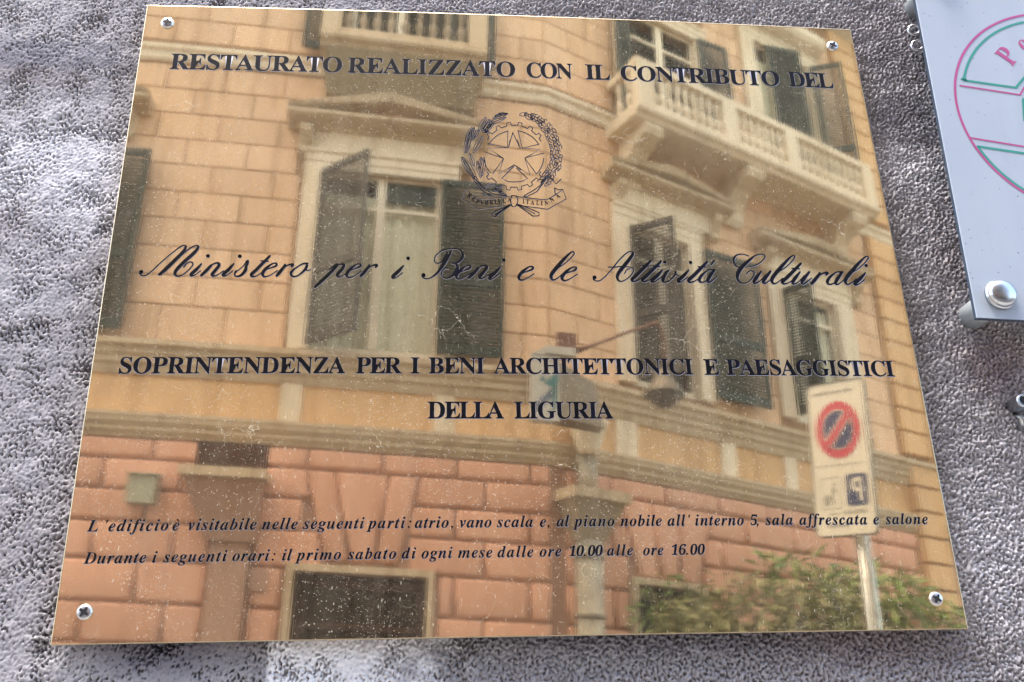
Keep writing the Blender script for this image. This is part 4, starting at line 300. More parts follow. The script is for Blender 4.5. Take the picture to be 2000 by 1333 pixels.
EMBLEM = [[0.42,0.19,115.31,4.76,102.94,18.68,102.13,7.86,94.92,11.11,81.65,0.47,89.38,-10.16,81.93,-6.66,94.18,-16.76,102.02,-3.19,103.13,0.19,115.31],[0.42,-3.25,116.79,-3.85,103.11,-17.37,105.87,-16.48,105.14,-15.43,107.07,-14.19,108.88,-12.78,110.55,-11.22,112.06,-9.52,113.39,-7.71,114.52,-5.79,115.45,-3.8,116.16],[0.42,3.77,116.98,6.41,102.75,18.16,106.39,17.84,106.02,16.78,108.05,15.49,109.93,14.0,111.63,12.33,113.12,10.49,114.39,8.51,115.41,6.42,116.18,4.26,116.68],[0.42,-19.76,99.24,-6.66,94.18,-14.07,82.22,-16.46,83.41,-17.46,85.11,-18.3,86.9,-18.98,88.79,-19.49,90.74,-19.82,92.75],[0.42,20.91,99.09,7.86,94.92,15.41,82.5,15.71,82.64,17.3,84.87,18.63,87.28,19.68,89.83,20.42,92.5,20.86,95.24],[0.42,0.45,88.24,-8.26,78.2,-4.07,76.04,0.49,75.76,5.74,76.63,9.39,78.59,2.06,86.75],[0.37,-3.19,103.13,-1.73,109.39],[0.37,4.76,102.94,3.26,109.52],[0.37,-6.66,94.18,-10.89,97.15],[0.37,7.86,94.92,12.92,98.12],[0.37,0.47,89.38,-3.88,85.1],[0.37,0.47,89.38,4.98,85.3],[0.47,-17.4,108.87,-16.21,110.89,-17.62,112.99,-15.97,115.17,-14.02,113.77,-12.45,115.41,-12.45,115.41,-10.75,116.87,-11.45,119.46,-9.28,120.9,-7.87,118.77,-5.93,119.72,-5.93,119.72,-3.93,120.44,-3.83,123.21,-1.4,123.72,-0.7,121.12,1.37,121.25,1.37,121.25,3.44,121.15,4.33,123.77,6.73,123.29,6.62,120.51,8.57,119.81,8.57,119.81,10.45,118.89,12.03,121.04,14.11,119.63,13.2,117.02,14.8,115.58,14.8,115.58,16.26,113.96,18.34,115.39,19.84,113.21,18.25,111.08,19.31,109.07],[0.47,18.48,84.24,17.29,82.21,18.7,80.21,17.06,78.02,15.11,79.29,13.55,77.65,13.55,77.65,11.87,76.18,12.58,73.73,10.43,72.28,9.01,74.26,7.09,73.31,7.09,73.31,5.11,72.57,5.05,69.95,2.65,69.42,1.93,71.86,-0.12,71.7,-0.12,71.7,-2.16,71.77,-2.99,69.3,-5.37,69.74,-5.32,72.35,-7.26,73.0,-7.26,73.0,-9.13,73.88,-10.62,71.84,-12.7,73.19,-11.88,75.67,-13.49,77.06,-13.49,77.06,-14.97,78.63,-16.96,77.27,-18.49,79.39,-17.0,81.44,-18.09,83.41],[0.31,-2.96,131.08,-4.52,131.25,-5.99,131.08,-7.41,130.73,-8.79,130.22,-10.12,129.56,-11.4,128.73,-12.64,127.73,-13.78,126.38,-13.78,126.38,-12.22,126.21,-10.76,126.38,-9.34,126.73,-7.97,127.23,-6.64,127.9,-5.35,128.73,-4.11,129.72,-2.96,131.08],[0.41,-4.26,130.51,-6.24,129.65,-8.21,128.8,-10.19,127.94,-12.16,127.09],[0.31,-4.37,127.84,-6.17,127.87,-7.84,127.52,-9.45,126.99,-11.0,126.29,-12.48,125.42,-13.91,124.37,-15.28,123.15,-16.51,121.55,-16.51,121.55,-14.72,121.53,-13.06,121.87,-11.46,122.4,-9.91,123.1,-8.42,123.97,-6.99,125.01,-5.62,126.24,-4.37,127.84],[0.41,-5.83,127.09,-8.05,125.94,-10.27,124.79,-12.49,123.64,-14.7,122.49],[0.31,-3.64,130.66,-4.39,131.13,-5.14,131.37,-5.89,131.5,-6.65,131.53,-7.41,131.46,-8.16,131.28,-8.93,131.0,-9.69,130.48,-9.69,130.48,-8.94,130.02,-8.19,129.78,-7.44,129.64,-6.68,129.61,-5.93,129.69,-5.17,129.86,-4.4,130.15,-3.64,130.66],[0.41,-4.36,130.64,-5.47,130.61,-6.57,130.57,-7.68,130.54,-8.78,130.51],[0.31,-18.11,127.45,-19.54,126.46,-20.6,125.25,-21.49,123.94,-22.21,122.54,-22.77,121.04,-23.16,119.45,-23.37,117.76,-23.23,115.86,-23.23,115.86,-21.81,116.84,-20.76,118.04,-19.87,119.34,-19.15,120.74,-18.59,122.23,-18.2,123.83,-17.97,125.53,-18.11,127.45],[0.41,-18.73,126.05,-19.67,123.93,-20.6,121.81,-21.54,119.7,-22.47,117.59],[0.31,-15.79,125.93,-17.16,125.18,-18.21,124.19,-19.11,123.09,-19.86,121.89,-20.47,120.59,-20.93,119.18,-21.24,117.66,-21.24,115.91,-21.24,115.91,-19.88,116.66,-18.83,117.64,-17.94,118.73,-17.19,119.92,-16.58,121.23,-16.11,122.64,-15.79,124.17,-15.79,125.93],[0.41,-16.45,124.72,-17.44,122.89,-18.44,121.06,-19.43,119.23,-20.42,117.41],[0.31,-13.79,125.59,-15.19,124.63,-16.34,123.47,-17.37,122.2,-18.27,120.84,-19.06,119.39,-19.74,117.85,-20.29,116.21,-20.59,114.36,-20.59,114.36,-19.2,115.31,-18.06,116.46,-17.03,117.72,-16.13,119.07,-15.33,120.52,-14.65,122.07,-14.09,123.72,-13.79,125.59],[0.41,-14.61,124.23,-15.85,122.18,-17.1,120.13,-18.34,118.08,-19.57,116.04],[0.31,-27.86,118.88,-29.15,117.75,-30.09,116.46,-30.88,115.09,-31.5,113.65,-31.96,112.13,-32.27,110.54,-32.41,108.87,-32.22,107.04,-32.22,107.04,-30.93,108.15,-29.99,109.43,-29.21,110.79,-28.59,112.23,-28.12,113.75,-27.81,115.35,-27.66,117.03,-27.86,118.88],[0.41,-28.38,117.45,-29.18,115.28,-29.98,113.12,-30.77,110.96,-31.57,108.81],[0.31,-28.53,116.5,-30.1,114.45,-31.21,112.25,-32.11,109.99,-32.79,107.68,-33.27,105.31,-33.55,102.87,-33.61,100.38,-33.23,97.76,-33.23,97.76,-31.69,99.77,-30.58,101.93,-29.69,104.17,-29.0,106.47,-28.51,108.85,-28.23,111.3,-28.15,113.83,-28.53,116.5],[0.41,-29.1,114.23,-29.97,110.79,-30.83,107.36,-31.68,103.94,-32.53,100.54],[0.31,-26.53,118.91,-27.37,117.63,-27.91,116.3,-28.29,114.95,-28.54,113.59,-28.64,112.21,-28.6,110.81,-28.42,109.39,-27.92,107.93,-27.92,107.93,-27.08,109.2,-26.55,110.52,-26.16,111.86,-25.92,113.22,-25.81,114.6,-25.85,116.01,-26.03,117.44,-26.53,118.91],[0.41,-26.7,117.59,-26.95,115.58,-27.21,113.57,-27.46,111.57,-27.71,109.57],[0.31,-23.22,117.43,-24.3,116.81,-25.08,116.02,-25.71,115.15,-26.21,114.2,-26.56,113.17,-26.77,112.07,-26.83,110.88,-26.59,109.52,-26.59,109.52,-25.51,110.13,-24.73,110.91,-24.1,111.78,-23.61,112.73,-23.26,113.76,-23.04,114.87,-22.98,116.06,-23.22,117.43],[0.41,-23.62,116.48,-24.24,115.03,-24.86,113.58,-25.47,112.14,-26.09,110.7],[0.31,-20.61,112.02,-22.28,110.76,-23.56,109.26,-24.67,107.65,-25.59,105.94,-26.34,104.12,-26.92,102.2,-27.31,100.17,-27.33,97.9,-27.33,97.9,-25.68,99.14,-24.4,100.62,-23.3,102.21,-22.38,103.91,-21.62,105.73,-21.04,107.67,-20.64,109.72,-20.61,112.02],[0.41,-21.42,110.31,-22.66,107.72,-23.88,105.14,-25.11,102.57,-26.33,100.0],[0.31,-19.59,114.78,-19.11,114.56,-18.68,114.52,-18.27,114.55,-17.88,114.67,-17.52,114.87,-17.18,115.14,-16.86,115.5,-16.58,116.04,-16.58,116.04,-17.06,116.26,-17.49,116.3,-17.9,116.27,-18.29,116.15,-18.65,115.95,-18.99,115.68,-19.31,115.32,-19.59,114.78],[0.41,-19.23,114.93,-18.68,115.16,-18.13,115.39,-17.58,115.62,-17.03,115.85],[0.31,-29.89,110.21,-30.87,108.79,-31.52,107.31,-32.0,105.79,-32.33,104.25,-32.51,102.69,-32.53,101.09,-32.39,99.47,-31.92,97.79,-31.92,97.79,-30.94,99.19,-30.3,100.66,-29.82,102.16,-29.49,103.7,-29.31,105.27,-29.28,106.87,-29.42,108.51,-29.89,110.21],[0.41,-30.14,108.71,-30.51,106.43,-30.88,104.16,-31.25,101.9,-31.62,99.64],[0.31,-35.53,94.64,-35.35,92.23,-34.82,90.06,-34.12,88.02,-33.27,86.09,-32.26,84.28,-31.1,82.58,-29.77,80.99,-28.09,79.64,-28.09,79.64,-28.27,82.02,-28.79,84.16,-29.48,86.2,-30.32,88.13,-31.33,89.95,-32.5,91.67,-33.84,93.27,-35.53,94.64],[0.41,-34.63,92.82,-33.27,90.08,-31.91,87.34,-30.55,84.6,-29.2,81.88],[0.31,-34.55,94.66,-34.19,91.68,-33.43,89.0,-32.49,86.46,-31.37,84.06,-30.07,81.79,-28.59,79.66,-26.93,77.67,-24.87,75.96,-24.87,75.96,-25.22,78.89,-25.96,81.54,-26.89,84.07,-28.01,86.47,-29.31,88.75,-30.79,90.9,-32.47,92.92,-34.55,94.66],[0.41,-33.38,92.4,-31.6,88.96,-29.83,85.55,-28.07,82.14,-26.31,78.74],[0.31,-29.95,97.84,-30.24,96.2,-30.21,94.7,-30.03,93.28,-29.7,91.92,-29.23,90.63,-28.61,89.4,-27.83,88.24,-26.74,87.23,-26.74,87.23,-26.45,88.85,-26.48,90.34,-26.66,91.76,-26.98,93.11,-27.46,94.41,-28.08,95.64,-28.85,96.81,-29.95,97.84],[0.41,-29.57,96.56,-28.98,94.61,-28.39,92.68,-27.81,90.74,-27.22,88.81],[0.31,-19.8,95.02,-20.76,93.19,-21.37,91.32,-21.83,89.44,-22.13,87.54,-22.27,85.63,-22.26,83.71,-22.1,81.76,-21.59,79.79,-21.59,79.79,-20.65,81.59,-20.03,83.43,-19.58,85.3,-19.28,87.19,-19.13,89.11,-19.13,91.05,-19.3,93.01,-19.8,95.02],[0.41,-20.02,93.17,-20.35,90.38,-20.67,87.6,-21.0,84.82,-21.33,82.05],[0.31,-21.77,94.97,-22.58,93.84,-23.11,92.65,-23.51,91.45,-23.79,90.22,-23.94,88.96,-23.97,87.68,-23.87,86.38,-23.5,85.03,-23.5,85.03,-22.7,86.15,-22.16,87.32,-21.76,88.52,-21.48,89.75,-21.33,91.01,-21.3,92.29,-21.4,93.6,-21.77,94.97],[0.41,-21.98,93.77,-22.3,91.95,-22.61,90.13,-22.93,88.32,-23.24,86.51],[0.31,-24.75,91.84,-25.09,89.95,-25.13,88.15,-25.02,86.39,-24.77,84.67,-24.39,83.0,-23.88,81.36,-23.22,79.77,-22.26,78.27,-22.26,78.27,-21.92,80.14,-21.88,81.92,-21.98,83.67,-22.22,85.39,-22.6,87.07,-23.12,88.71,-23.78,90.32,-24.75,91.84],[0.41,-24.45,90.2,-23.99,87.71,-23.54,85.23,-23.08,82.76,-22.63,80.29],[0.31,-12.48,123.64,-13.79,122.95,-14.88,122.04,-15.88,121.02,-16.77,119.91,-17.57,118.71,-18.27,117.41,-18.87,116.01,-19.26,114.4,-19.26,114.4,-17.96,115.09,-16.87,115.99,-15.88,117.0,-14.99,118.1,-14.18,119.31,-13.48,120.61,-12.87,122.02,-12.48,123.64],[0.41,-13.3,122.53,-14.54,120.84,-15.78,119.15,-17.01,117.46,-18.25,115.78],[0.31,-7.0,130.56,-7.84,130.77,-8.6,130.74,-9.33,130.59,-10.02,130.32,-10.68,129.95,-11.31,129.46,-11.9,128.86,-12.41,128.01,-12.41,128.01,-11.58,127.8,-10.82,127.84,-10.09,127.99,-9.4,128.25,-8.74,128.62,-8.11,129.11,-7.52,129.71,-7.0,130.56],[0.41,-7.65,130.26,-8.64,129.79,-9.63,129.32,-10.62,128.86,-11.6,128.4],[0.31,-17.88,118.36,-17.26,118.26,-16.73,118.35,-16.24,118.53,-15.8,118.79,-15.4,119.14,-15.05,119.58,-14.74,120.1,-14.52,120.82,-14.52,120.82,-15.15,120.92,-15.68,120.83,-16.16,120.65,-16.61,120.39,-17.0,120.04,-17.36,119.6,-17.67,119.08,-17.88,118.36],[0.41,-17.48,118.66,-16.87,119.1,-16.25,119.55,-15.64,120.0,-15.03,120.45],[0.47,-24.87,75.96,-20.39,70.08,-13.34,65.77,-4.94,64.83],[0.42,-26.82,75.92,-21.7,68.57,-13.37,63.55],[0.31,-23.6,73.75,-23.63,75.05,-23.91,76.14,-24.3,77.13,-24.81,78.01,-25.42,78.79,-26.15,79.47,-27.0,80.05,-28.09,80.4,-28.09,80.4,-28.05,79.08,-27.77,77.99,-27.38,77.0,-26.87,76.12,-26.25,75.34,-25.53,74.67,-24.68,74.09,-23.6,73.75],[0.41,-24.13,74.54,-24.95,75.75,-25.77,76.97,-26.59,78.18,-27.41,79.4],[0.31,-19.1,70.11,-19.19,71.3,-19.49,72.23,-19.9,73.05,-20.41,73.75,-21.02,74.33,-21.73,74.8,-22.55,75.15,-23.58,75.24,-23.58,75.24,-23.5,74.05,-23.19,73.11,-22.78,72.3,-22.27,71.6,-21.66,71.02,-20.95,70.55,-20.13,70.2,-19.1,70.11],[0.41,-19.64,70.73,-20.45,71.66,-21.27,72.6,-22.09,73.53,-22.91,74.47],[0.31,-14.6,67.97,-13.48,67.97,-12.5,68.23,-11.59,68.62,-10.74,69.14,-9.95,69.77,-9.23,70.53,-8.56,71.42,-8.04,72.58,-8.04,72.58,-9.16,72.59,-10.14,72.32,-11.05,71.93,-11.91,71.41,-12.69,70.77,-13.42,70.02,-14.08,69.13,-14.6,67.97],[0.41,-13.81,68.53,-12.62,69.36,-11.42,70.21,-10.22,71.05,-9.02,71.89],[0.31,-19.07,72.35,-18.22,71.88,-17.43,71.73,-16.66,71.72,-15.91,71.85,-15.19,72.12,-14.5,72.54,-13.83,73.1,-13.21,73.97,-13.21,73.97,-14.07,74.43,-14.87,74.59,-15.64,74.6,-16.38,74.47,-17.1,74.19,-17.8,73.78,-18.46,73.22,-19.07,72.35],[0.41,-18.37,72.54,-17.3,72.84,-16.23,73.13,-15.16,73.43,-14.09,73.72],[0.31,-15.93,64.98,-16.53,65.74,-17.19,66.23,-17.88,66.59,-18.59,66.83,-19.33,66.93,-20.09,66.92,-20.88,66.77,-21.73,66.34,-21.73,66.34,-21.12,65.58,-20.46,65.09,-19.78,64.74,-19.07,64.5,-18.33,64.39,-17.57,64.41,-16.78,64.56,-15.93,64.98],[0.41,-16.63,65.15,-17.68,65.39,-18.74,65.64,-19.8,65.89,-20.86,66.14],[0.31,-10.71,68.05,-10.18,67.21,-9.57,66.59,-8.91,66.08,-8.21,65.67,-7.46,65.37,-6.68,65.17,-5.85,65.07,-4.93,65.2,-4.93,65.2,-5.46,66.05,-6.07,66.67,-6.73,67.18,-7.44,67.59,-8.18,67.89,-8.96,68.09,-9.79,68.19,-10.71,68.05],[0.41,-10.02,67.71,-8.96,67.19,-7.91,66.67,-6.85,66.15,-5.8,65.63],[0.31,-13.27,70.23,-12.8,69.47,-12.24,68.93,-11.65,68.51,-11.03,68.19,-10.37,67.98,-9.67,67.87,-8.93,67.87,-8.12,68.11,-8.12,68.11,-8.59,68.87,-9.14,69.41,-9.73,69.83,-10.36,70.15,-11.02,70.37,-11.72,70.47,-12.45,70.47,-13.27,70.23],[0.41,-12.65,69.98,-11.71,69.59,-10.77,69.2,-9.83,68.81,-8.89,68.43],[0.31,11.58,129.71,11.01,129.31,10.24,129.36,9.49,129.85,8.98,130.64,8.87,131.49,9.19,132.15,9.84,132.43,10.63,132.23],[0.39,13.59,128.35,13.12,127.98,12.42,127.99,11.7,128.4,11.18,129.06,11.02,129.78,11.26,130.34,11.84,130.57,12.58,130.4],[0.36,15.52,127.93,15.3,127.24,14.65,126.7,13.78,126.49,12.97,126.68,12.51,127.21,12.53,127.91,13.04,128.53,13.87,128.88],[0.35,14.52,126.96,13.98,127.09,13.42,127.84,13.03,128.96,12.94,130.1,13.17,130.86,13.65,131.0,14.23,130.47,14.7,129.45],[0.37,16.56,129.8,15.96,129.25,14.81,129.2,13.63,129.67,12.93,130.47,13.03,131.22,13.9,131.59,15.13,131.42,16.18,130.78],[0.35,16.56,125.13,15.91,124.79,14.84,125.07,13.79,125.84,13.22,126.78,13.37,127.48,14.19,127.65,15.31,127.2,16.26,126.34],[0.38,17.65,125.75,17.07,125.51,16.31,125.8,15.64,126.52,15.28,127.42,15.35,128.21,15.82,128.62,16.55,128.51,17.28,127.92],[0.35,18.94,128.66,18.36,128.21,17.28,128.25,16.11,128.77,15.28,129.57,15.09,130.36,15.63,130.83,16.69,130.83,17.87,130.34],[0.36,18.75,123.16,18.14,122.9,17.38,123.17,16.74,123.89,16.44,124.8,16.59,125.58,17.13,125.95,17.88,125.79,18.56,125.15],[0.35,19.62,124.42,19.05,124.17,18.34,124.43,17.72,125.09,17.39,125.95,17.45,126.73,17.9,127.18,18.57,127.14,19.27,126.64],[0.35,20.69,128.53,20.46,127.72,19.68,127.08,18.67,126.9,17.87,127.24,17.6,127.97,17.98,128.77,18.84,129.32,19.84,129.38],[0.3,19.55,120.19,18.75,120.37,18.08,121.4,17.86,122.8,18.18,123.94,18.9,124.28,19.69,123.67,20.18,122.4,20.15,121.04],[0.35,21.56,124.16,21.02,123.68,20.13,123.68,19.24,124.15,18.68,124.92,18.68,125.68,19.24,126.14,20.13,126.13,21.02,125.64],[0.35,22.51,124.95,21.69,124.45,20.5,124.78,19.61,125.77,19.49,126.88,20.21,127.5,21.39,127.29,22.36,126.36,22.61,125.23],[0.35,20.92,119.35,20.34,119.38,19.65,120.04,19.08,121.12,18.79,122.3,18.87,123.22,19.31,123.58,19.96,123.28,20.62,122.41],[0.39,22.0,121.25,21.32,121.35,20.72,122.07,20.39,123.17,20.45,124.29,20.88,125.06,21.53,125.2,22.19,124.69,22.63,123.68],[0.29,24.12,122.28,23.44,122.37,22.77,123.15,22.31,124.38,22.19,125.69,22.46,126.68,23.03,127.04,23.73,126.68,24.35,125.69],[0.32,21.84,116.24,21.13,116.31,20.42,117.12,20.0,118.36,20.03,119.53,20.5,120.15,21.23,119.99,21.92,119.11,22.3,117.85],[0.33,25.49,120.07,25.17,119.38,24.41,118.94,23.48,118.9,22.72,119.29,22.4,119.95,22.63,120.66,23.34,121.15,24.27,121.25],[0.33,25.18,119.51,24.66,119.91,24.37,120.96,24.41,122.3,24.77,123.48,25.33,124.11,25.89,123.97,26.27,123.11,26.35,121.82],[0.3,24.77,116.12,24.21,115.4,23.16,115.21,22.16,115.66,21.7,116.51,22.03,117.34,22.97,117.73,24.04,117.47,24.72,116.71],[0.38,25.7,116.12,25.08,116.28,24.53,117.11,24.28,118.29,24.41,119.37,24.88,119.95,25.5,119.79,26.04,118.96,26.3,117.78],[0.3,26.21,117.76,25.55,118.46,25.4,120.03,25.81,121.7,26.6,122.64,27.36,122.37,27.72,121.03,27.5,119.29,26.8,118.01],[0.3,23.22,112.4,22.58,113.07,22.39,114.7,22.76,116.39,23.48,117.24,24.17,116.78,24.45,115.26,24.18,113.51,23.5,112.47],[0.29,27.02,115.19,26.47,114.9,25.6,115.12,24.75,115.78,24.25,116.61,24.29,117.31,24.85,117.6,25.71,117.37,26.56,116.71],[0.37,29.97,116.2,29.12,116.17,28.15,117.09,27.58,118.48,27.72,119.59,28.49,119.83,29.48,119.07,30.16,117.72,30.17,116.5],[0.32,24.07,109.58,23.6,110.18,23.58,111.37,24.03,112.57,24.72,113.21,25.33,112.98,25.56,112.0,25.31,110.73,24.69,109.78],[0.32,29.05,112.16,28.4,111.84,27.39,112.17,26.53,112.97,26.26,113.85,26.73,114.34,27.69,114.2,28.65,113.49,29.12,112.59],[0.31,30.96,114.25,30.36,113.85,29.34,113.98,28.34,114.6,27.78,115.44,27.92,116.13,28.68,116.38,29.75,116.08,30.66,115.35],[0.35,26.93,107.86,26.26,107.93,25.4,108.83,24.7,110.16,24.48,111.37,24.82,111.92,25.59,111.59,26.44,110.52,27.03,109.16],[0.39,29.24,108.23,28.4,108.44,27.68,109.59,27.43,111.12,27.77,112.31,28.53,112.59,29.36,111.81,29.85,110.36,29.77,108.93],[0.35,30.93,109.61,30.28,110.0,29.94,111.15,30.07,112.46,30.62,113.26,31.3,113.13,31.77,112.15,31.77,110.81,31.31,109.81],[0.29,26.57,106.18,25.99,105.99,25.22,106.35,24.57,107.14,24.29,108.04,24.48,108.71,25.08,108.9,25.84,108.52,26.49,107.72],[0.3,28.97,105.53,28.48,105.77,28.07,106.62,27.87,107.81,27.94,108.97,28.26,109.73,28.73,109.86,29.2,109.32,29.53,108.27],[0.38,31.96,106.14,31.35,106.21,30.71,106.91,30.22,108.03,30.03,109.24,30.19,110.18,30.66,110.56,31.29,110.28,31.91,109.41],[0.35,26.93,103.02,26.28,103.14,25.54,104.06,25.05,105.35,25.03,106.44,25.49,106.84,26.22,106.35,26.89,105.21,27.2,103.93],[0.38,30.06,104.83,29.42,104.58,28.64,104.91,28.03,105.7,27.85,106.63,28.16,107.33,28.84,107.51,29.61,107.11,30.18,106.28],[0.31,31.69,105.17,31.14,105.6,30.92,106.66,31.13,107.85,31.67,108.61,32.3,108.6,32.72,107.82,32.73,106.63,32.34,105.59],[0.33,27.35,100.3,26.52,100.61,25.84,101.9,25.66,103.53,26.06,104.68,26.85,104.76,27.63,103.73,28.0,102.12,27.77,100.73],[0.37,30.07,101.42,29.29,101.71,28.7,102.93,28.62,104.41,29.09,105.37,29.87,105.28,30.53,104.2,30.72,102.71,30.34,101.6],[0.35,32.39,102.24,31.84,102.73,31.64,103.82,31.89,105.06,32.48,105.94,33.17,106.11,33.67,105.49,33.79,104.34,33.47,103.13],[0.32,26.94,97.74,26.33,98.01,25.8,99.07,25.6,100.43,25.84,101.43,26.39,101.6,27.0,100.86,27.37,99.57,27.34,98.33],[0.3,29.19,98.55,28.93,99.26,29.2,100.36,29.89,101.38,30.7,101.88,31.27,101.63,31.36,100.75,30.93,99.61,30.16,98.72],[0.35,33.49,98.09,32.91,97.94,32.14,98.34,31.42,99.16,30.96,100.17,30.9,101.05,31.26,101.55,31.94,101.5,32.72,100.93],[0.34,25.72,95.09,25.34,95.54,25.25,96.42,25.49,97.44,25.97,98.3,26.56,98.72,27.06,98.58,27.33,97.92,27.27,96.94],[0.38,30.61,94.79,29.81,94.63,28.83,95.25,28.06,96.4,27.82,97.61,28.21,98.38,29.07,98.39,30.04,97.63,30.73,96.43],[0.32,31.62,95.0,31.3,95.71,31.5,96.74,32.13,97.67,32.94,98.14,33.61,97.97,33.89,97.21,33.65,96.17,33.0,95.27],[0.36,26.89,92.91,26.39,93.21,26.09,94.03,26.09,95.08,26.41,95.98,26.92,96.41,27.44,96.2,27.78,95.43,27.81,94.39],[0.36,29.77,91.61,29.26,91.77,28.75,92.54,28.41,93.67,28.34,94.82,28.56,95.64,29.0,95.86,29.53,95.43,29.98,94.47],[0.29,33.08,92.85,32.24,92.81,31.31,93.68,30.8,94.99,31.0,96.02,31.78,96.21,32.74,95.45,33.33,94.16,33.24,93.05],[0.34,25.27,90.12,24.92,90.85,25.11,92.2,25.75,93.6,26.56,94.42,27.2,94.32,27.38,93.34,27.03,91.9,26.29,90.63],[0.37,29.31,88.95,28.69,89.29,28.27,90.35,28.2,91.73,28.51,92.89,29.08,93.4,29.7,93.06,30.12,91.99,30.19,90.62],[0.33,30.75,88.56,30.33,89.3,30.44,90.75,31.03,92.25,31.84,93.13,32.5,92.99,32.72,91.89,32.39,90.34,31.67,89.02],[0.3,25.85,87.39,25.26,87.7,24.89,88.59,24.85,89.74,25.18,90.75,25.74,91.24,26.34,91.03,26.76,90.21,26.84,89.06],[0.39,27.97,87.3,27.5,87.91,27.47,89.14,27.88,90.46,28.58,91.32,29.25,91.35,29.62,90.54,29.52,89.23,29.01,87.98],[0.32,29.95,85.67,29.72,86.64,30.28,88.1,31.32,89.27,32.29,89.53,32.67,88.72,32.25,87.29,31.26,86.01,30.23,85.55],[0.3,25.2,85.73,24.6,85.84,23.95,86.61,23.46,87.81,23.28,89.05,23.49,89.93,24.0,90.16,24.66,89.67,25.25,88.62],[0.31,26.02,85.06,26.05,85.89,26.78,86.93,27.87,87.7,28.8,87.83,29.15,87.27,28.74,86.27,27.77,85.3,26.69,84.82],[0.38,28.52,84.15,28.32,84.81,28.6,85.82,29.26,86.83,30.07,87.5,30.76,87.58,31.07,87.06,30.91,86.1,30.32,85.06],[0.31,23.07,83.56,22.52,83.92,22.2,84.89,22.21,86.13,22.56,87.23,23.12,87.83,23.71,87.73,24.13,86.95,24.24,85.76],[0.31,24.0,82.7,23.51,83.42,23.59,84.6,24.22,85.62,25.07,85.98,25.72,85.49,25.83,84.4,25.35,83.26,24.53,82.65],[0.32,27.97,80.7,27.26,80.94,26.74,81.92,26.66,83.18,27.05,84.13,27.72,84.32,28.37,83.66,28.69,82.46,28.52,81.29],[0.37,20.48,82.92,20.49,83.6,21.04,84.48,21.95,85.24,22.86,85.6,23.46,85.42,23.52,84.78,23.02,83.91,22.14,83.12],[0.32,24.38,79.86,23.67,80.37,23.32,81.75,23.51,83.29,24.15,84.18,24.9,83.96,25.37,82.74,25.32,81.17,24.77,80.05],[0.35,25.85,78.26,25.27,78.83,25.17,80.0,25.61,81.12,26.36,81.61,27.01,81.19,27.2,80.09,26.85,78.91,26.13,78.27],[0.34,19.4,79.95,19.18,80.67,19.51,81.92,20.26,83.19,21.15,84.01,21.82,84.05,22.03,83.3,21.68,82.05,20.92,80.78],[0.38,21.0,79.37,21.17,80.15,22.03,81.05,23.24,81.68,24.3,81.8,24.78,81.35,24.47,80.52,23.5,79.65,22.28,79.09],[0.38,22.79,77.46,23.07,78.12,23.93,78.7,25.1,79.0,26.16,78.92,26.76,78.49,26.7,77.84,26.0,77.21,24.89,76.81],[0.32,17.72,78.56,17.88,79.42,18.65,80.14,19.65,80.36,20.39,79.99,20.5,79.2,19.91,78.38,18.94,77.95,18.05,78.11],[0.32,20.46,77.14,20.53,77.85,21.12,78.6,22.03,79.12,22.93,79.24,23.52,78.91,23.6,78.24,23.12,77.47,22.27,76.87],[0.36,21.63,74.88,21.84,75.62,22.61,76.28,23.67,76.63,24.67,76.57,25.26,76.11,25.26,75.4,24.65,74.69,23.65,74.21],[0.36,15.8,76.39,16.03,77.12,16.9,77.83,18.09,78.28,19.16,78.29,19.72,77.86,19.56,77.15,18.73,76.42,17.56,75.94],[0.33,18.7,74.11,18.42,74.58,18.44,75.52,18.76,76.63,19.29,77.57,19.86,78.05,20.29,77.93,20.45,77.23,20.29,76.18],[0.31,20.56,73.2,20.72,74.01,21.62,74.93,22.79,75.49,23.59,75.38,23.61,74.66,22.83,73.72,21.67,73.05,20.74,73.01],[0.31,8.49,131.01,8.72,129.53,9.18,128.47,9.76,127.61,10.44,126.94,11.24,126.46,12.15,126.16,13.17,126.07,14.43,126.38,14.43,126.38,14.21,127.86,13.75,128.92,13.18,129.78,12.49,130.45,11.69,130.94,10.78,131.23,9.76,131.33,8.49,131.01],[0.31,5.1,130.11,5.84,129.5,6.54,129.23,7.24,129.12,7.92,129.16,8.59,129.36,9.25,129.71,9.9,130.22,10.52,131.06,10.52,131.06,9.78,131.67,9.08,131.95,8.38,132.06,7.7,132.01,7.02,131.82,6.36,131.47,5.72,130.96,5.1,130.11],[0.47,24.28,82.32,19.42,74.67,15.3,68.59,8.67,64.74,6.08,64.68],[0.47,22.25,80.76,17.4,73.12,12.71,69.28,6.75,65.44],[0.47,26.12,78.58,28.6,74.86,32.04,78.71],[0.42,0.88,64.58,17.71,62.69,22.26,62.78,26.94,65.85,33.01,70.45,35.0,63.41,21.99,55.03,16.19,56.02,0.73,57.93],[0.52,27.5,71.84,27.62,66.61],[0.42,27.5,71.84,29.73,70.38,33.03,70.83],[0.31,-1.71,64.53,-18.55,61.97,-23.06,61.88,-27.54,64.75,-33.0,69.08,-34.95,62.02,-23.13,54.18,-17.34,55.39,-1.85,57.88],[0.52,-1.69,65.27,1.54,64.96,2.42,60.91,0.7,56.83,-1.55,56.79,-2.76,60.81,-1.69,65.27],[0.52,2.02,57.96,8.35,52.94,12.12,49.73,16.0,50.16,16.4,52.36,12.26,54.48,5.88,57.3,2.04,58.69],[0.63,-2.5,57.87,-8.38,53.36,-13.59,48.53,-15.49,50.32,-13.53,52.54,-7.7,55.57,-3.14,58.23],[0.52,-4.45,57.1,-12.92,50.36],[0.42,3.31,57.62,13.47,51.58]]
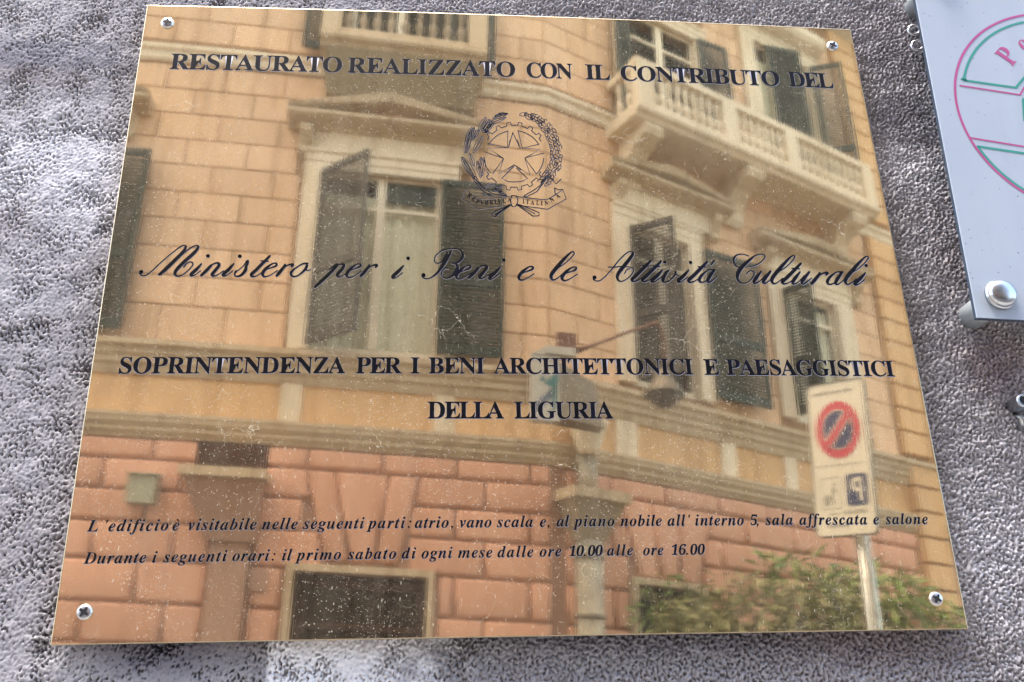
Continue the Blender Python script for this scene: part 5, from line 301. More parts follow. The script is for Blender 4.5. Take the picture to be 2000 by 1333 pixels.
RIBBON = [["I",5.29,59.49,4],["T",7.55,59.17,5],["A",10.77,58.72,6],["L",14.33,58.56,6],["I",17.56,58.26,2],["A",20.49,58.54,-20],["N",24.79,60.61,-30],["A",29.14,63.66,-32],["R",-32.05,63.92,32],["E",-29.17,61.4,30],["P",-26.29,59.25,25],["V",-23.09,58.21,6],["B",-19.88,57.9,0],["B",-16.66,58.19,-4],["L",-13.44,58.76,-5],["I",-10.86,59.18,-6],["C",-7.95,59.6,-6],["A",-4.38,60.41,-6]]
# ------------------------------------------------------------------ plaque wall with real stucco relief near the plaque
PC = (0.03682630, EYE+0.26098958); HW, HH, RHO = 0.25839542, 0.21731828, 0.04231130
WA, WB, WC = -0.03815913, -0.01865253, -0.02420434
WALL_Y = 0.0105
cr, sr = math.cos(RHO), math.sin(RHO)
def surf(X, Z): return -(WA*X*X + WB*X*Z + WC*Z*Z) - .0035     # the sheet bows out a few millimetres
def P2W(u, v, dy=0.0):                                          # plaque millimetres -> world
    u /= 1000; v /= 1000; X = cr*u - sr*v; Z = sr*u + cr*v
    return (PC[0]+X, surf(X, Z)+dy, PC[1]+Z)
def band(shape, step, lo, hi, seed, sx=1.0):
    """band-passed noise, wavelengths lo..hi metres"""
    r_ = np.random.RandomState(seed); a = np.fft.rfft2(r_.randn(*shape))
    fz = np.fft.fftfreq(shape[0], step)[:, None]; fx = np.fft.rfftfreq(shape[1], step)[None, :]*sx
    f = np.sqrt(fx*fx+fz*fz)+1e-9; g = np.exp(-(f*lo)**2*1.2)*(1-np.exp(-(f*hi)**2)); h = np.fft.irfft2(a*g, s=shape)
    return h/h.std()
def make_wall():
    st = .0007; x0, x1, z0, z1 = -.395, .475, EYE-.035, EYE+.575
    nx, nz = int(round((x1-x0)/st))+1, int(round((z1-z0)/st))+1
    xs = x0+np.arange(nx)*st; zs = z0+np.arange(nz)*st; X, Z = np.meshgrid(xs, zs)
    sh = (nz, nx)
    a = band(sh, st, .0020, .0062, 1, .8); al = band(sh, st, .0022, .0075, 6, .5); b_ = band(sh, st, .012, .05, 2); c = band(sh, st, .0016, .003, 3); pm = band(sh, st, .02, .09, 9)
    k = np.clip((X-.0)/.25+.5, 0, 1)                                   # smoother trowelled coat on the left, coarse grain on the right
    right = np.tanh(a*1.2)*.0010 + c*.00014 - np.clip(-a-.8, 0, 2)*.0012
    left = np.tanh(al*.8)*.00019 + c*.00016 - np.clip(-al-1.15+.6*pm, 0, 2)*.0034
    h = left*(1-k)+right*k + b_*(.00016+.00018*k)
    zz = Z-EYE                                                         # broad trowel waves across the wall
    wob = .012*np.sin(X*9+1)+.006*np.sin(X*23)
    wave = lambda c0, w_, s_: s_*np.tanh((zz-c0-wob)/w_)
    amp = 1.0
    big = wave(.425, .014, .0009) - wave(.355, .035, .0020) + wave(.25, .06, .0009) + wave(.478, .02, -.0004)
    h = h+big*(1-.5*np.exp(-((X-.03)/.2)**2))
    fade = np.clip(np.minimum(np.minimum(X-x0, x1-X), np.minimum(Z-z0, z1-Z))/.03, 0, 1)
    Y = WALL_Y - h*amp*fade
    V = np.stack([X, Y, Z], -1).reshape(-1, 3)
    I = np.arange(nz*nx).reshape(nz, nx)
    q = np.stack([I[:-1, :-1], I[:-1, 1:], I[1:, 1:], I[1:, :-1]], -1).reshape(-1, 4)
    cx_, cz_ = X[:-1, :-1].ravel()-PC[0], Z[:-1, :-1].ravel()-PC[1]
    u = cr*cx_+sr*cz_; v = -sr*cx_+cr*cz_
    q = q[~((abs(u) < HW-.025) & (abs(v) < HH-.025))]
    used = np.unique(q); rm = -np.ones(len(V), int); rm[used] = np.arange(len(used)); V = V[used]; q = rm[q]
    nv = len(V)
    # the rest of the facade round the detailed patch, and its window-less mass up to the eaves
    BX0, BX1, BZ0, BZ1 = -14., 16., 0., 13.
    ex = [(BX0, BX1, BZ0, z0), (BX0, BX1, z1, BZ1), (BX0, x0, z0, z1), (x1, BX1, z0, z1)]
    EV = []; EF = []
    for (a0, a1, b0, b1) in ex:
        k = nv+len(EV); EV += [(a0, WALL_Y, b0), (a1, WALL_Y, b0), (a1, WALL_Y, b1), (a0, WALL_Y, b1)]; EF.append((k, k+1, k+2, k+3))
    # behind the plaque
    k = nv+len(EV); e = .0035
    for (uu, vv) in ((-1, -1), (1, -1), (1, 1), (-1, 1)):
        X_, Z_ = uu*(HW-.02), vv*(HH-.02); EV.append((PC[0]+cr*X_-sr*Z_, WALL_Y+.0015, PC[1]+sr*X_+cr*Z_))
    EF.append((k, k+1, k+2, k+3))
    # back, sides and top of the wall
    k = nv+len(EV); D = 6.0
    EV += [(BX0, WALL_Y, BZ0), (BX1, WALL_Y, BZ0), (BX1, WALL_Y, BZ1), (BX0, WALL_Y, BZ1), (BX0, D, BZ0), (BX1, D, BZ0), (BX1, D, BZ1), (BX0, D, BZ1)]
    EF += [(k+4, k+7, k+6, k+5), (k, k+3, k+7, k+4), (k+1, k+5, k+6, k+2), (k+3, k+2, k+6, k+7)]
    allV = np.concatenate([V, np.array(EV)]); nf = len(q)+len(EF); allF = np.concatenate([q, np.array(EF)])
    me = bpy.data.meshes.new('stucco_wall'); me.vertices.add(len(allV)); me.vertices.foreach_set('co', allV.astype(np.float32).ravel())
    me.loops.add(nf*4); me.loops.foreach_set('vertex_index', allF.astype(np.int32).ravel())
    me.polygons.add(nf); me.polygons.foreach_set('loop_start', np.arange(nf, dtype=np.int32)*4); me.polygons.foreach_set('loop_total', np.full(nf, 4, np.int32))
    sm = np.zeros(nf, bool); sm[:len(q)] = True; me.polygons.foreach_set('use_smooth', sm)
    me.update(); me.validate()
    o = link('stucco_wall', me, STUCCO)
    tag(o, 'rough blue-grey stucco house wall carrying the brass plaque and the pale sign', 'wall')
make_wall()

# ------------------------------------------------------------------ brass plaque
plq = empty('brass_plaque', (0, 0, 0)); plq.location = P2W(0, 0)
tag(plq, 'polished brass plaque with engraved Italian lettering screwed to the stucco wall', 'plaque')
plq_inv = Matrix.Translation(-Vector(plq.location))
def PL(name, V, F, mat, smooth=False):
    o = obj(name, [plq_inv @ Vector(v) for v in V], F, mat, plq, smooth); return o
def sheet():
    nu, nv = 60, 50; V = []; F = []
    for back in (0, 1):
        for j in range(nv+1):
            for i in range(nu+1):
                u = (-1+2*i/nu)*HW*1000; v = (-1+2*j/nv)*HH*1000
                V.append(P2W(u, v, .002*back))
    W_ = nu+1; o = W_*(nv+1)
    for j in range(nv):
        for i in range(nu):
            a = j*W_+i; F.append((a, a+1, a+W_+1, a+W_))
    nfront = len(F)
    fl = o*2; V += list(V); 
    for j in range(nv):
        for i in range(nu):
            a = fl+o+j*W_+i; F.append((a, a+W_, a+W_+1, a+1))
    for i in range(nu):
        i += fl; F.append((i, i+o, i+1+o, i+1)); b = nv*W_+i; F.append((b, b+1, b+1+o, b+o))
    for j in range(nv):
        a = fl+j*W_; F.append((a, a+W_, a+W_+o, a+o)); b = a+nu; F.append((b, b+o, b+W_+o, b+W_))
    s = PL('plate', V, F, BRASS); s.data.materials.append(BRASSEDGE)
    for k, p in enumerate(s.data.polygons):
        if k < nfront: p.use_smooth = True
        elif k >= 2*nfront: p.material_index = 1
    # edges between front and rim stay crisp
    s.data.update()
    bv = bpy.data.meshes.new
    # thin chamfer strip catching light round the rim
    m = MB(); e = .55
    cs = [(-HW*1000, -HH*1000), (HW*1000, -HH*1000), (HW*1000, HH*1000), (-HW*1000, HH*1000)]
    for k in range(4):
        a, b = cs[k], cs[(k+1) % 4]; n_ = 24
        for i in range(n_):
            def pt(t, ins, dy):
                u = a[0]+(b[0]-a[0])*t; v = a[1]+(b[1]-a[1])*t
                su = (abs(u)-ins)/abs(u) if abs(u) > 200 and k in (1, 3) else 1; sv_ = (abs(v)-ins)/abs(v) if abs(v) > 150 and k in (0, 2) else 1
                return P2W(u*su, v*sv_, dy)
            t0, t1 = i/n_, (i+1)/n_
            m.add([pt(t0, 0, -.00002), pt(t1, 0, -.00002), pt(t1, e, -.00022), pt(t0, e, -.00022)], [(0, 1, 2, 3)])
    PL('bevelled_rim', m.V, m.F, BRASSEDGE, True)
sheet()

_GC = {}
def glyph_fill(items, off=0.0, extra=()):
    """items: (glyph key, x, y, sx, sy, shear, angle) in mm -> filled 2D mesh; every glyph is filled once and reused"""
    V, F = [], []
    for k, x, y, sx, sy, shear, ang in items:
        q = round(off/sy, 4) if off else 0
        if (k, q) not in _GC:
            _GC[(k, q)] = fill_curve([[(sp[i]/1000, sp[i+1]/1000) for i in range(0, len(sp), 2)] for sp in GLYPHS[k][1:]], q)
        gv, gf = _GC[(k, q)]; ca, sa = math.cos(ang), math.sin(ang); b = len(V)
        for gx, gy, _ in gv:
            gx += gy*shear; gx *= sx; gy *= sy; V.append((x+gx*ca-gy*sa, y+gx*sa+gy*ca, 0))
        F += [tuple(b+i for i in f) for f in gf]
    for p in extra:
        b = len(V); V += [(a, c, 0) for a, c in p]; F.append(tuple(range(b, b+len(p))))
    return V, F
def fill_curve(polys, offset=0.0):
    """fill closed polylines (with holes) -> verts2d, faces"""
    cu = bpy.data.curves.new('tmp', 'CURVE'); cu.dimensions = '2D'; cu.fill_mode = 'BOTH'; cu.offset = offset
    for q in polys:
        s = cu.splines.new('POLY'); s.points.add(len(q)-1)
        s.points.foreach_set('co', [c for x, y in q for c in (x, y, 0, 1)]); s.use_cyclic_u = True
    o = bpy.data.objects.new('tmp', cu); COL.objects.link(o)
    dg = bpy.context.evaluated_depsgraph_get(); me = bpy.data.meshes.new_from_object(o.evaluated_get(dg))
    V = [tuple(v.co) for v in me.vertices]; F = [tuple(p.vertices) for p in me.polygons]
    bpy.data.objects.remove(o); bpy.data.curves.remove(cu); bpy.data.meshes.remove(me)
    return V, F
EX = {'è': 'e', 'à': 'a'}
for li, (kind, cap, words) in enumerate(LINES):
    items = []; extra = []
    em = cap/.455 if kind == 'B' else cap/.455
    for wd, x0, y0, x1, y1 in words:
        ang = math.atan2(y1-y0, x1-x0); ks = []
        for ch in wd:
            if ch in "',.:": ks.append((ch, .20)); continue
            if kind == 'B': k = 'B'+ch
            elif ch.isdigit(): k = 'N'+ch
            else: k = 'I'+EX.get(ch, ch)
            adv = GLYPHS[k][0]/1000
            if ch.isdigit(): adv *= .92
            ks.append((ch if False else (k, ch), adv))
        W_ = math.hypot(x1-x0, y1-y0); tot = sum(a for _, a in ks)*em; n_ = len(ks)
        sx = 1.0; gap = 0
        if n_ > 1:
            gap = (W_-tot+.03*em)/(n_-1)
            if gap < -.06*em: sx = (W_+.06*em*(n_-1))/tot; gap = -.06*em
        x = 0
        for k, adv in ks:
            X_, Y_ = x0+x*math.cos(ang), y0+x*math.sin(ang)
            if isinstance(k, tuple):
                key, ch = k; sh = .22 if key[0] == 'N' else 0
                items.append((key, X_, Y_, em*sx*(.92 if key[0] == 'N' else 1), em*(1.0 if key[0] != 'N' else .93), sh, ang))
                if ch == 'è': extra.append([(X_+.10*em, Y_+.46*em), (X_+.16*em, Y_+.47*em), (X_+.235*em, Y_+.36*em), (X_+.20*em, Y_+.355*em)])
            else:
                def dotp(cx_, cy_, r_): extra.append([(cx_+r_*math.cos(t*math.pi/4), cy_+r_*math.sin(t*math.pi/4)) for t in range(8)])
                r_ = .043*em
                if k == '.': dotp(X_+.08*em, Y_+.04*em, r_)
                if k == ':': dotp(X_+.08*em, Y_+.04*em, r_); dotp(X_+.14*em, Y_+.27*em, r_)
                if k == ',': dotp(X_+.08*em, Y_+.035*em, r_); extra.append([(X_+.12*em, Y_+.02*em), (X_+.05*em, Y_-.09*em), (X_+.035*em, Y_-.075*em), (X_+.075*em, Y_+.0*em)])
                if k == "'": extra.append([(X_+.12*em, Y_+.45*em), (X_+.20*em, Y_+.46*em), (X_+.14*em, Y_+.32*em), (X_+.12*em, Y_+.32*em)])
            x += adv*em*sx+gap
    V, F = glyph_fill(items, .05 if kind == 'I' else .10, extra)
    PL('inscription', [P2W(x, y, -.00020) for x, y, z in V], F, INK)['label'] = 'engraved line reading '+' '.join(w_[0] for w_ in words)
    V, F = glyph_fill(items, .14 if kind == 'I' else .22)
    PL('groove_glint', [P2W(x+.05, y-.17, -.00010) for x, y, z in V], F, GROOVE_GLINT)  # pale copy shifted down and right as a painted edge highlight

def catmull(P, n=5):
    P = [np.array(p, float) for p in P]; Q = [2*P[0]-P[1]]+P+[2*P[-1]-P[-2]]; out = []
    for i in range(1, len(Q)-2):
        for k in range(n):
            t = k/n; a, b, c, d = Q[i-1:i+3]
            out.append(.5*((2*b)+(c-a)*t+(2*a-5*b+4*c-d)*t*t+(3*b-a-3*c+d)*t**3))
    out.append(P[-1]); return out
def ribbon(pts, m, dy, grow=0, off=(0, 0), T=P2W):
    V = []; n_ = len(pts)
    # rounded ends
    for i, p in enumerate(pts):
        a = pts[max(0, i-1)]; b = pts[min(n_-1, i+1)]; d = np.array(b[:2])-np.array(a[:2]); L_ = np.hypot(*d)+1e-9; nx_, ny_ = -d[1]/L_, d[0]/L_
        w_ = max(p[2], .2)/2+grow; V.append(T(p[0]+nx_*w_+off[0], p[1]+ny_*w_+off[1], dy)); V.append(T(p[0]-nx_*w_+off[0], p[1]-ny_*w_+off[1], dy))
    m.add(V, [(2*i, 2*i+1, 2*i+3, 2*i+2) for i in range(n_-1)])
    for p in (pts[0], pts[-1]):
        w_ = max(p[2], .2)/2+grow
        m.add([T(p[0]+w_*math.cos(t*math.pi/5)+off[0], p[1]+w_*math.sin(t*math.pi/5)+off[1], dy*1.02) for t in range(10)], [tuple(range(10))])
m1, m2 = MB(), MB()
for k, S in enumerate(SCRIPT):
    P = [(S[i], S[i+1], S[i+2]*1.1+.12) for i in range(0, len(S), 3)]
    C_ = catmull(P) if len(P) > 2 else [np.array(p, float) for p in P]
    ribbon(C_, m1, -.00020-.000004*(k % 9)); ribbon(C_, m2, -.00010-.000003*(k % 7), .12, (.05, -.15))
PL('inscription', m1.V, m1.F, INK)['label'] = 'engraved cursive line reading Ministero per i Beni e le Attività Culturali'
PL('groove_glint', m2.V, m2.F, GROOVE_GLINT)
m1, m2 = MB(), MB()
for k, S in enumerate(EMBLEM):
    w_ = S[0]*1.35; P = [np.array((S[i], S[i+1], w_)) for i in range(1, len(S), 2)]
    ribbon(P, m1, -.00020-.000004*(k % 11)); ribbon(P, m2, -.00010-.000003*(k % 9), .07, (.04, -.10))
PL('state_emblem', m1.V, m1.F, INK)['label'] = 'engraved star and cogwheel emblem in a leaf wreath with a ribbon'
PL('groove_glint', m2.V, m2.F, GROOVE_GLINT)
V, F = glyph_fill([('B'+c, x, y, 5.6, 7.2, 0, R(-a)) for c, x, y, a in RIBBON]); PL('ribbon_lettering', [P2W(x, y, -.00024) for x, y, z in V], F, INK)

def screw_meshes():
    m = MB(); m.lathe([(.0044, -.0002), (.0046, .0004), (.0043, .0011), (.0036, .0016), (.0024, .0019), (.0008, .0020)], n=32, axis='Y')
    head = mesh('screw', m.V, m.F, True)
    s = MB(); a, b = .0031, .00075; y = -.00212
    for k in range(4):
        t = k*math.pi/2; d = (math.cos(t), math.sin(t)); e = (-d[1], d[0])
        s.add([(d[0]*r_+e[0]*q, y, d[1]*r_+e[1]*q) for r_, q in ((.0002, -b*1.5), (a, -b*.8), (a, b*.8), (.0002, b*1.5))], [(0, 1, 2, 3)])
    s.add([(.0011*math.cos(t*math.pi/4), y-.00002, .0011*math.sin(t*math.pi/4)) for t in range(8)], [tuple(range(8))])
    slot = mesh('cross_slot', s.V, s.F); head.materials.append(STEEL); slot.materials.append(BLACKR); return head, slot
sh_, sl_ = screw_meshes()
for (u, v, a, k) in ((-242.5, 201.5, 5, 1.0), (241.4, 200.5, 28, .95), (-242.5, -200.3, 32, .95), (242.0, -200.1, 30, .9)):
    o = link('screw', sh_, None, plq); o.location = Vector(P2W(u, v))-Vector(plq.location); o.scale = (k,)*3
    c = link('cross_slot', sl_, None, o); c.rotation_euler = (0, R(a), 0)

# ------------------------------------------------------------------ pale sign on stand-offs
SX0, SX1, SZ0, SZ1, SY = .3256, .526, EYE+.2426, EYE+.5365, -.026
sgn = empty('acrylic_sign', (SX0, SY, SZ0)); tag(sgn, 'pale blue acrylic sign with magenta and green round logo on metal stand-offs at the right', 'sign')
def SG(name, V, F, mat, smooth=False): return obj(name, [(x-SX0, y-SY, z-SZ0) for x, y, z in V], F, mat, sgn, smooth)
SK = .0006   # the panel leans very slightly
m = MB(); m.hexa([(SX0+.0018, SY, SZ0-.0004), (SX1, SY, SZ0-.0012), (SX1, SY+.0034, SZ0-.0012), (SX0+.0018, SY+.0034, SZ0-.0004), (SX0-.0018, SY, SZ1), (SX1, SY, SZ1), (SX1, SY+.0034, SZ1), (SX0-.0018, SY+.0034, SZ1)])
p = SG('panel', m.V, m.F, SIGNM); p.data.materials.append(SIGNEDGE)
for q in p.data.polygons:
    if abs(q.normal.y) < .5: q.material_index = 1
p.modifiers.new('bevel', 'BEVEL').width = .0003
SC = (.4258, EYE+.4061); SR = .0858
def SW(x, y, dy): return (x/1000, SY-dy, EYE+y/1000)
def stroke(name, pts, wd, mat, lay, closed=False):
    m = MB(); P = [np.array((p[0], p[1], wd)) for p in pts]
    V = []; n_ = len(P)
    for i in range(n_):
        a = P[max(0, i-1)][:2]; b = P[min(n_-1, i+1)][:2]; p = P[i][:2]
        d1 = p-a; d2 = b-p
        d1 = d1/(np.hypot(*d1)+1e-9) if i > 0 else d2/(np.hypot(*d2)+1e-9); d2 = d2/(np.hypot(*d2)+1e-9) if i < n_-1 else d1
        nn = np.array((-d1[1]-d2[1], d1[0]+d2[0])); nn /= np.hypot(*nn)+1e-9; k = wd/2/max(.35, abs(nn @ np.array((-d1[1], d1[0]))))
        V += [SW(p[0]+nn[0]*k, p[1]+nn[1]*k, lay), SW(p[0]-nn[0]*k, p[1]-nn[1]*k, lay)]
    m.add(V, [(2*i, 2*i+1, 2*i+3, 2*i+2) for i in range(n_-1)]); return m
def arc(r_, t0, t1, n_=60): return [(SC[0]*1000+r_*math.cos(R(t0+(t1-t0)*i/n_)), (SC[1]-EYE)*1000+r_*math.sin(R(t0+(t1-t0)*i/n_))) for i in range(n_+1)]
k_ = 1.0155
def kk(*p): return [(a*k_, b*k_) for a, b in p]
mg = MB()
for s_ in (stroke('', arc(SR*1000-.6, 0, 360, 120), 1.75, MAGENTA, .0002), stroke('', kk((340.0, 415.2), (382.6, 410.5), (387.2, 417.5), (410, 415)), 1.3, MAGENTA, .00022), stroke('', kk((340.2, 372.4), (377.5, 367.8), (384, 367), (388, 362), (412, 359)), 1.3, MAGENTA, .00022)):
    mg.add(s_.V, s_.F)
SG('logo_ring', mg.V, mg.F, MAGENTA)
cx_, cy_ = SC[0]*1000, (SC[1]-EYE)*1000
def ang_of(p): return math.degrees(math.atan2(p[1]-cy_, p[0]-cx_))
gm = MB()
a1_ = ang_of((343.9*k_, 419.9*k_)); r1_ = math.hypot(343.9*k_-cx_, 419.9*k_-cy_)
top = [(400, 424*1.0)] if False else []
s_ = stroke('', kk((404, 427), (389, 426.0), (380.8, 416.4))+kk((343.9, 419.9))+arc(r1_, a1_, 45, 50), 1.75, TEAL, .0002); gm.add(s_.V, s_.F)
a2_ = ang_of((344.8*k_, 365.6*k_)); r2_ = math.hypot(344.8*k_-cx_, 365.6*k_-cy_)
s_ = stroke('', kk((408, 358), (376.5, 362.4), (345.2, 365.7))+arc(r2_, a2_ if a2_ > 0 else a2_+360, 300, 40), 1.75, TEAL, .0002); gm.add(s_.V, s_.F)
s_ = stroke('', kk((384.2, 407), (381.8, 388.5)), 2.0, TEAL, .0002); gm.add(s_.V, s_.F)
s_ = stroke('', kk((384.2, 407), (388, 408)), 2.0, TEAL, .00023); gm.add(s_.V, s_.F)
SG('logo_band', gm.V, gm.F, TEAL)
V, F = glyph_fill([('RP', 381.2*k_, 434.2*k_, 28, 34, 0, R(49)), ('Ro', 393.8*k_, 447.6*k_, 26, 32, 0, R(36))])
SG('logo_lettering', [SW(x, y, .00024) for x, y, z in V], F, MAGENTA)
for (x, z) in ((.3452, EYE+.2588), (.3452, EYE+.5205), (.509, EYE+.2588), (.509, EYE+.5205)):
    m = MB(); m.lathe([(.0072, SY-WALL_Y+.0035+.0003), (.0076, SY+.0035-WALL_Y+.001)] and [(.0088, -(WALL_Y+.004)), (.0088, -SY-.0036)], (x, 0, z), 32, 'Y')
    SG('standoff_barrel', m.V, m.F, BARREL, False).data.polygons.foreach_set('use_smooth', [True]*32+[False]*2)
    m = MB(); m.lathe([(.0098, 0), (.0101, .0004), (.0101, .0018), (.0097, .0023), (.0094, .0024), (.0094, .0034), (.0088, .0048), (.0074, .0060), (.005, .0068), (.002, .0071), (.0003, .0071)], (x, SY-.0001, z), 40, 'Y')
    SG('standoff_cap', m.V, m.F, SATIN, True)

# small wall fixings beside and behind the sign
def fixing(name, loc, label, cat, kind):
    e_ = empty(name, loc); tag(e_, label, cat)
    if kind == 'ring':
        m = MB(); pts = [(.0042*math.cos(t*math.pi/12), -.004-.001*math.cos(t*math.pi/12), .0042*math.sin(t*math.pi/12)) for t in range(25)]
        m.tube(pts, .0011, 8, cap=False); m.build('ring', STEEL, e_, True)
        m = MB(); m.tube([(.002, .004, .0042), (.001, -.004, .0042)], .0011, 8); m.build('pin', STEEL, e_, True)
    else:
        m = MB(); m.lathe([(.0046, -.004), (.0050, .004), (.0047, .010), (.0043, .0120), (.0034, .0123), (.0029, .0113), (.0005, .0085)], (0, 0, 0), 28, 'Y'); m.build('sleeve', SATIN, e_, True)
        m = MB(); m.lathe([(.0030, .0), (.0029, .0115), (.0003, .0116)], (0, 0, 0), 20, 'Y'); m.build('bolt_hole', BLACKR, e_)
        m = MB(); m.tube([(.001, .004, -.004), (.0015, -.004, -.010), (.002, .001, -.015)], .0022, 8); m.build('anchor_tail', GALV, e_, True)
fixing('wire_ring', (.3375, WALL_Y-.003, EYE+.4800), 'small steel wire ring fixed to the stucco beside the left edge of the pale sign', 'ring', 'ring')
fixing('wire_ring', (.3370, WALL_Y-.003, EYE+.4945), 'upper steel wire ring half hidden behind the pale sign, just under its top stand-off', 'ring', 'ring')
fixing('wall_anchor', (.3632, WALL_Y-.002, EYE+.1965), 'round grey metal wall anchor with a dark hole below the pale sign', 'anchor', 'bolt')
# ------------------------------------------------------------------ ground: road and pavements of the street
def slab(name, x0, x1, y0, y1, z0, z1, mat):
    m = MB(); m.box(x0, x1, y0, y1, z0, z1); o = m.build(name, mat); tag(o, kind='structure'); return o
slab('ground', -60, 60, -70, 60, -.5, 0, ROAD)
slab('pavement', -14, 16, -1.6, WALL_Y, .004, .12, PAVE)
slab('kerb', -14, 16, -1.75, -1.6, .004, .125, PAVE)

# ------------------------------------------------------------------ the palazzo across the street (seen in the brass)
KX, KY = 1.188, -10.5
A1, A2 = 0.06934777, 0.42745163
HALF = math.tan((A2-A1)/2)
pal = empty('palazzo', (KX, KY, 0))
tag(pal, 'ochre and pink corner palazzo with green shutters across the street, mirrored in the brass plaque', 'building')
class Fr:
    def __init__(s, a): s.c, s.s = math.cos(a), math.sin(a)
    def __call__(s, u, d, z): return (u*s.c + d*s.s, -u*s.s + d*s.c, z)
LF, RF = Fr(A1), Fr(A2)
def fbox(F, name, u0, u1, d0, d1, z0, z1, mat, parent=pal):
    m = MB(); m.box(u0, u1, d0, d1, z0, z1, F); return m.build(name, mat, parent)
def moulding(F, name, u0, u1, prof, mat, parent=pal, m0=0, m1=0):
    """prof: (d,z) list bottom to top; m0/m1: mitre factors at the ends"""
    m = MB(); n_ = len(prof)
    P = [(0, prof[0][1])]+list(prof)+[(0, prof[-1][1])]
    V = [F(u0+m0*d, d, z) for d, z in P]+[F(u1+m1*d, d, z) for d, z in P]; k = len(P)
    m.add(V, [(i, i+1, k+i+1, k+i) for i in range(k-1)]+[tuple(range(k))[::-1], tuple(range(k, 2*k))]); return m.build(name, mat, parent)
def block(F, name, quad, depth, bev, mat, soft=False, base=.0):
    """raised block from four (u,z) corners ccw: bevelled ashlar or cushioned rustication"""
    c = (sum(q[0] for q in quad)/4, sum(q[1] for q in quad)/4)
    jit = rng.uniform(-.003, .003)
    def ring(ins, d):
        o = []
        for (u, z) in quad:
            o.append(F(u+(ins if u < c[0] else -ins), d, z+(ins if z < c[1] else -ins)))
        return o
    if soft: V = ring(0, base)+ring(bev*.25, base+depth*.55)+ring(bev*.75, base+depth*.92)+ring(bev*1.9, base+depth+jit)
    else: V = ring(0, base)+ring(bev*.3, base+depth*.75)+ring(bev, base+depth+jit)
    n_ = len(V)//4; Fc = [(4*i+k, 4*i+(k+1) % 4, 4*i+4+(k+1) % 4, 4*i+4+k) for i in range(n_-1) for k in range(4)]+[(4*n_-4, 4*n_-3, 4*n_-2, 4*n_-1)]
    return obj(name, V, Fc, mat, pal, soft)
def cut(u0, u1, z0, z1, ex):
    seg = [(u0, u1)]
    for a, b, c, d in ex:
        if min(z1, d)-max(z0, c) < .12: continue
        ns = []
        for s0, s1 in seg:
            if b <= s0 or a >= s1: ns.append((s0, s1)); continue
            if a > s0: ns.append((s0, a))
            if b < s1: ns.append((b, s1))
        seg = ns
    return [s for s in seg if s[1]-s[0] > .08]
def wallgrid(F, name, u0, u1, z0, z1, holes, mat, d=0):
    us = sorted({u0, u1, *[h[i] for h in holes for i in (0, 1) if u0 < h[i] < u1]}); zs = sorted({z0, z1, *[h[i] for h in holes for i in (2, 3) if z0 < h[i] < z1]})
    m = MB()
    for i in range(len(us)-1):
        for j in range(len(zs)-1):
            cu, cz = (us[i]+us[i+1])/2, (zs[j]+zs[j+1])/2
            if any(h[0] < cu < h[1] and h[2] < cz < h[3] for h in holes): continue
            m.add([F(us[i], d, zs[j]), F(us[i], d, zs[j+1]), F(us[i+1], d, zs[j+1]), F(us[i+1], d, zs[j])], [(0, 1, 2, 3)])
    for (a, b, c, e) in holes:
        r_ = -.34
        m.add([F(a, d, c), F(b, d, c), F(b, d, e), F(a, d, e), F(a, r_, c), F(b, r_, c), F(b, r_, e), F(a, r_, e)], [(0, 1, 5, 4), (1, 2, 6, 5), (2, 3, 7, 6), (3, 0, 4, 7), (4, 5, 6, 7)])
    return m.build(name, mat, pal)
# openings: (u0,u1,z0,z1)
PER = 4.92
W1 = (-3.23, -1.55, 5.62, 8.33); W0 = tuple(v-PER if i < 2 else v for i, v in enumerate(W1))
U1 = (-3.0, -1.5, 10.25, 12.9); U0 = (-7.9, -6.4, 10.25, 12.9)
R1 = (1.42, 2.58, 5.72, 8.28); R2 = (4.60, 5.88, 5.80, 8.12); UR1 = (1.62, 3.2, 10.0, 12.7); UR2 = (4.70, 6.22, 10.0, 13.5)
LG = (-3.15, -1.55, 1.2, 2.87); LG0 = (-8.0, -6.4, 1.2, 2.87); RG = (1.24, 2.30, 1.2, 3.0); RG2 = (4.6, 5.7, 1.2, 3.0)
TOP = 15.5
wallgrid(LF, 'upper_wall', -12, 0, 5.16, TOP, [W1, W0, U1, U0], JOINT)
wallgrid(LF, 'dado_wall', -12, 0, 4.60, 5.16, [], OCHRE2)
wallgrid(LF, 'ground_floor_wall', -12, 0, 0, 4.60, [LG, LG0], PINKD)
wallgrid(RF, 'upper_wall', 0, 12, 5.16, TOP, [R1, R2, UR1, UR2], JOINT)
wallgrid(RF, 'dado_wall', 0, 12, 4.60, 5.16, [], OCHRE2)
wallgrid(RF, 'ground_floor_wall', 0, 12, 0, 4.60, [RG, RG2], PINKD)
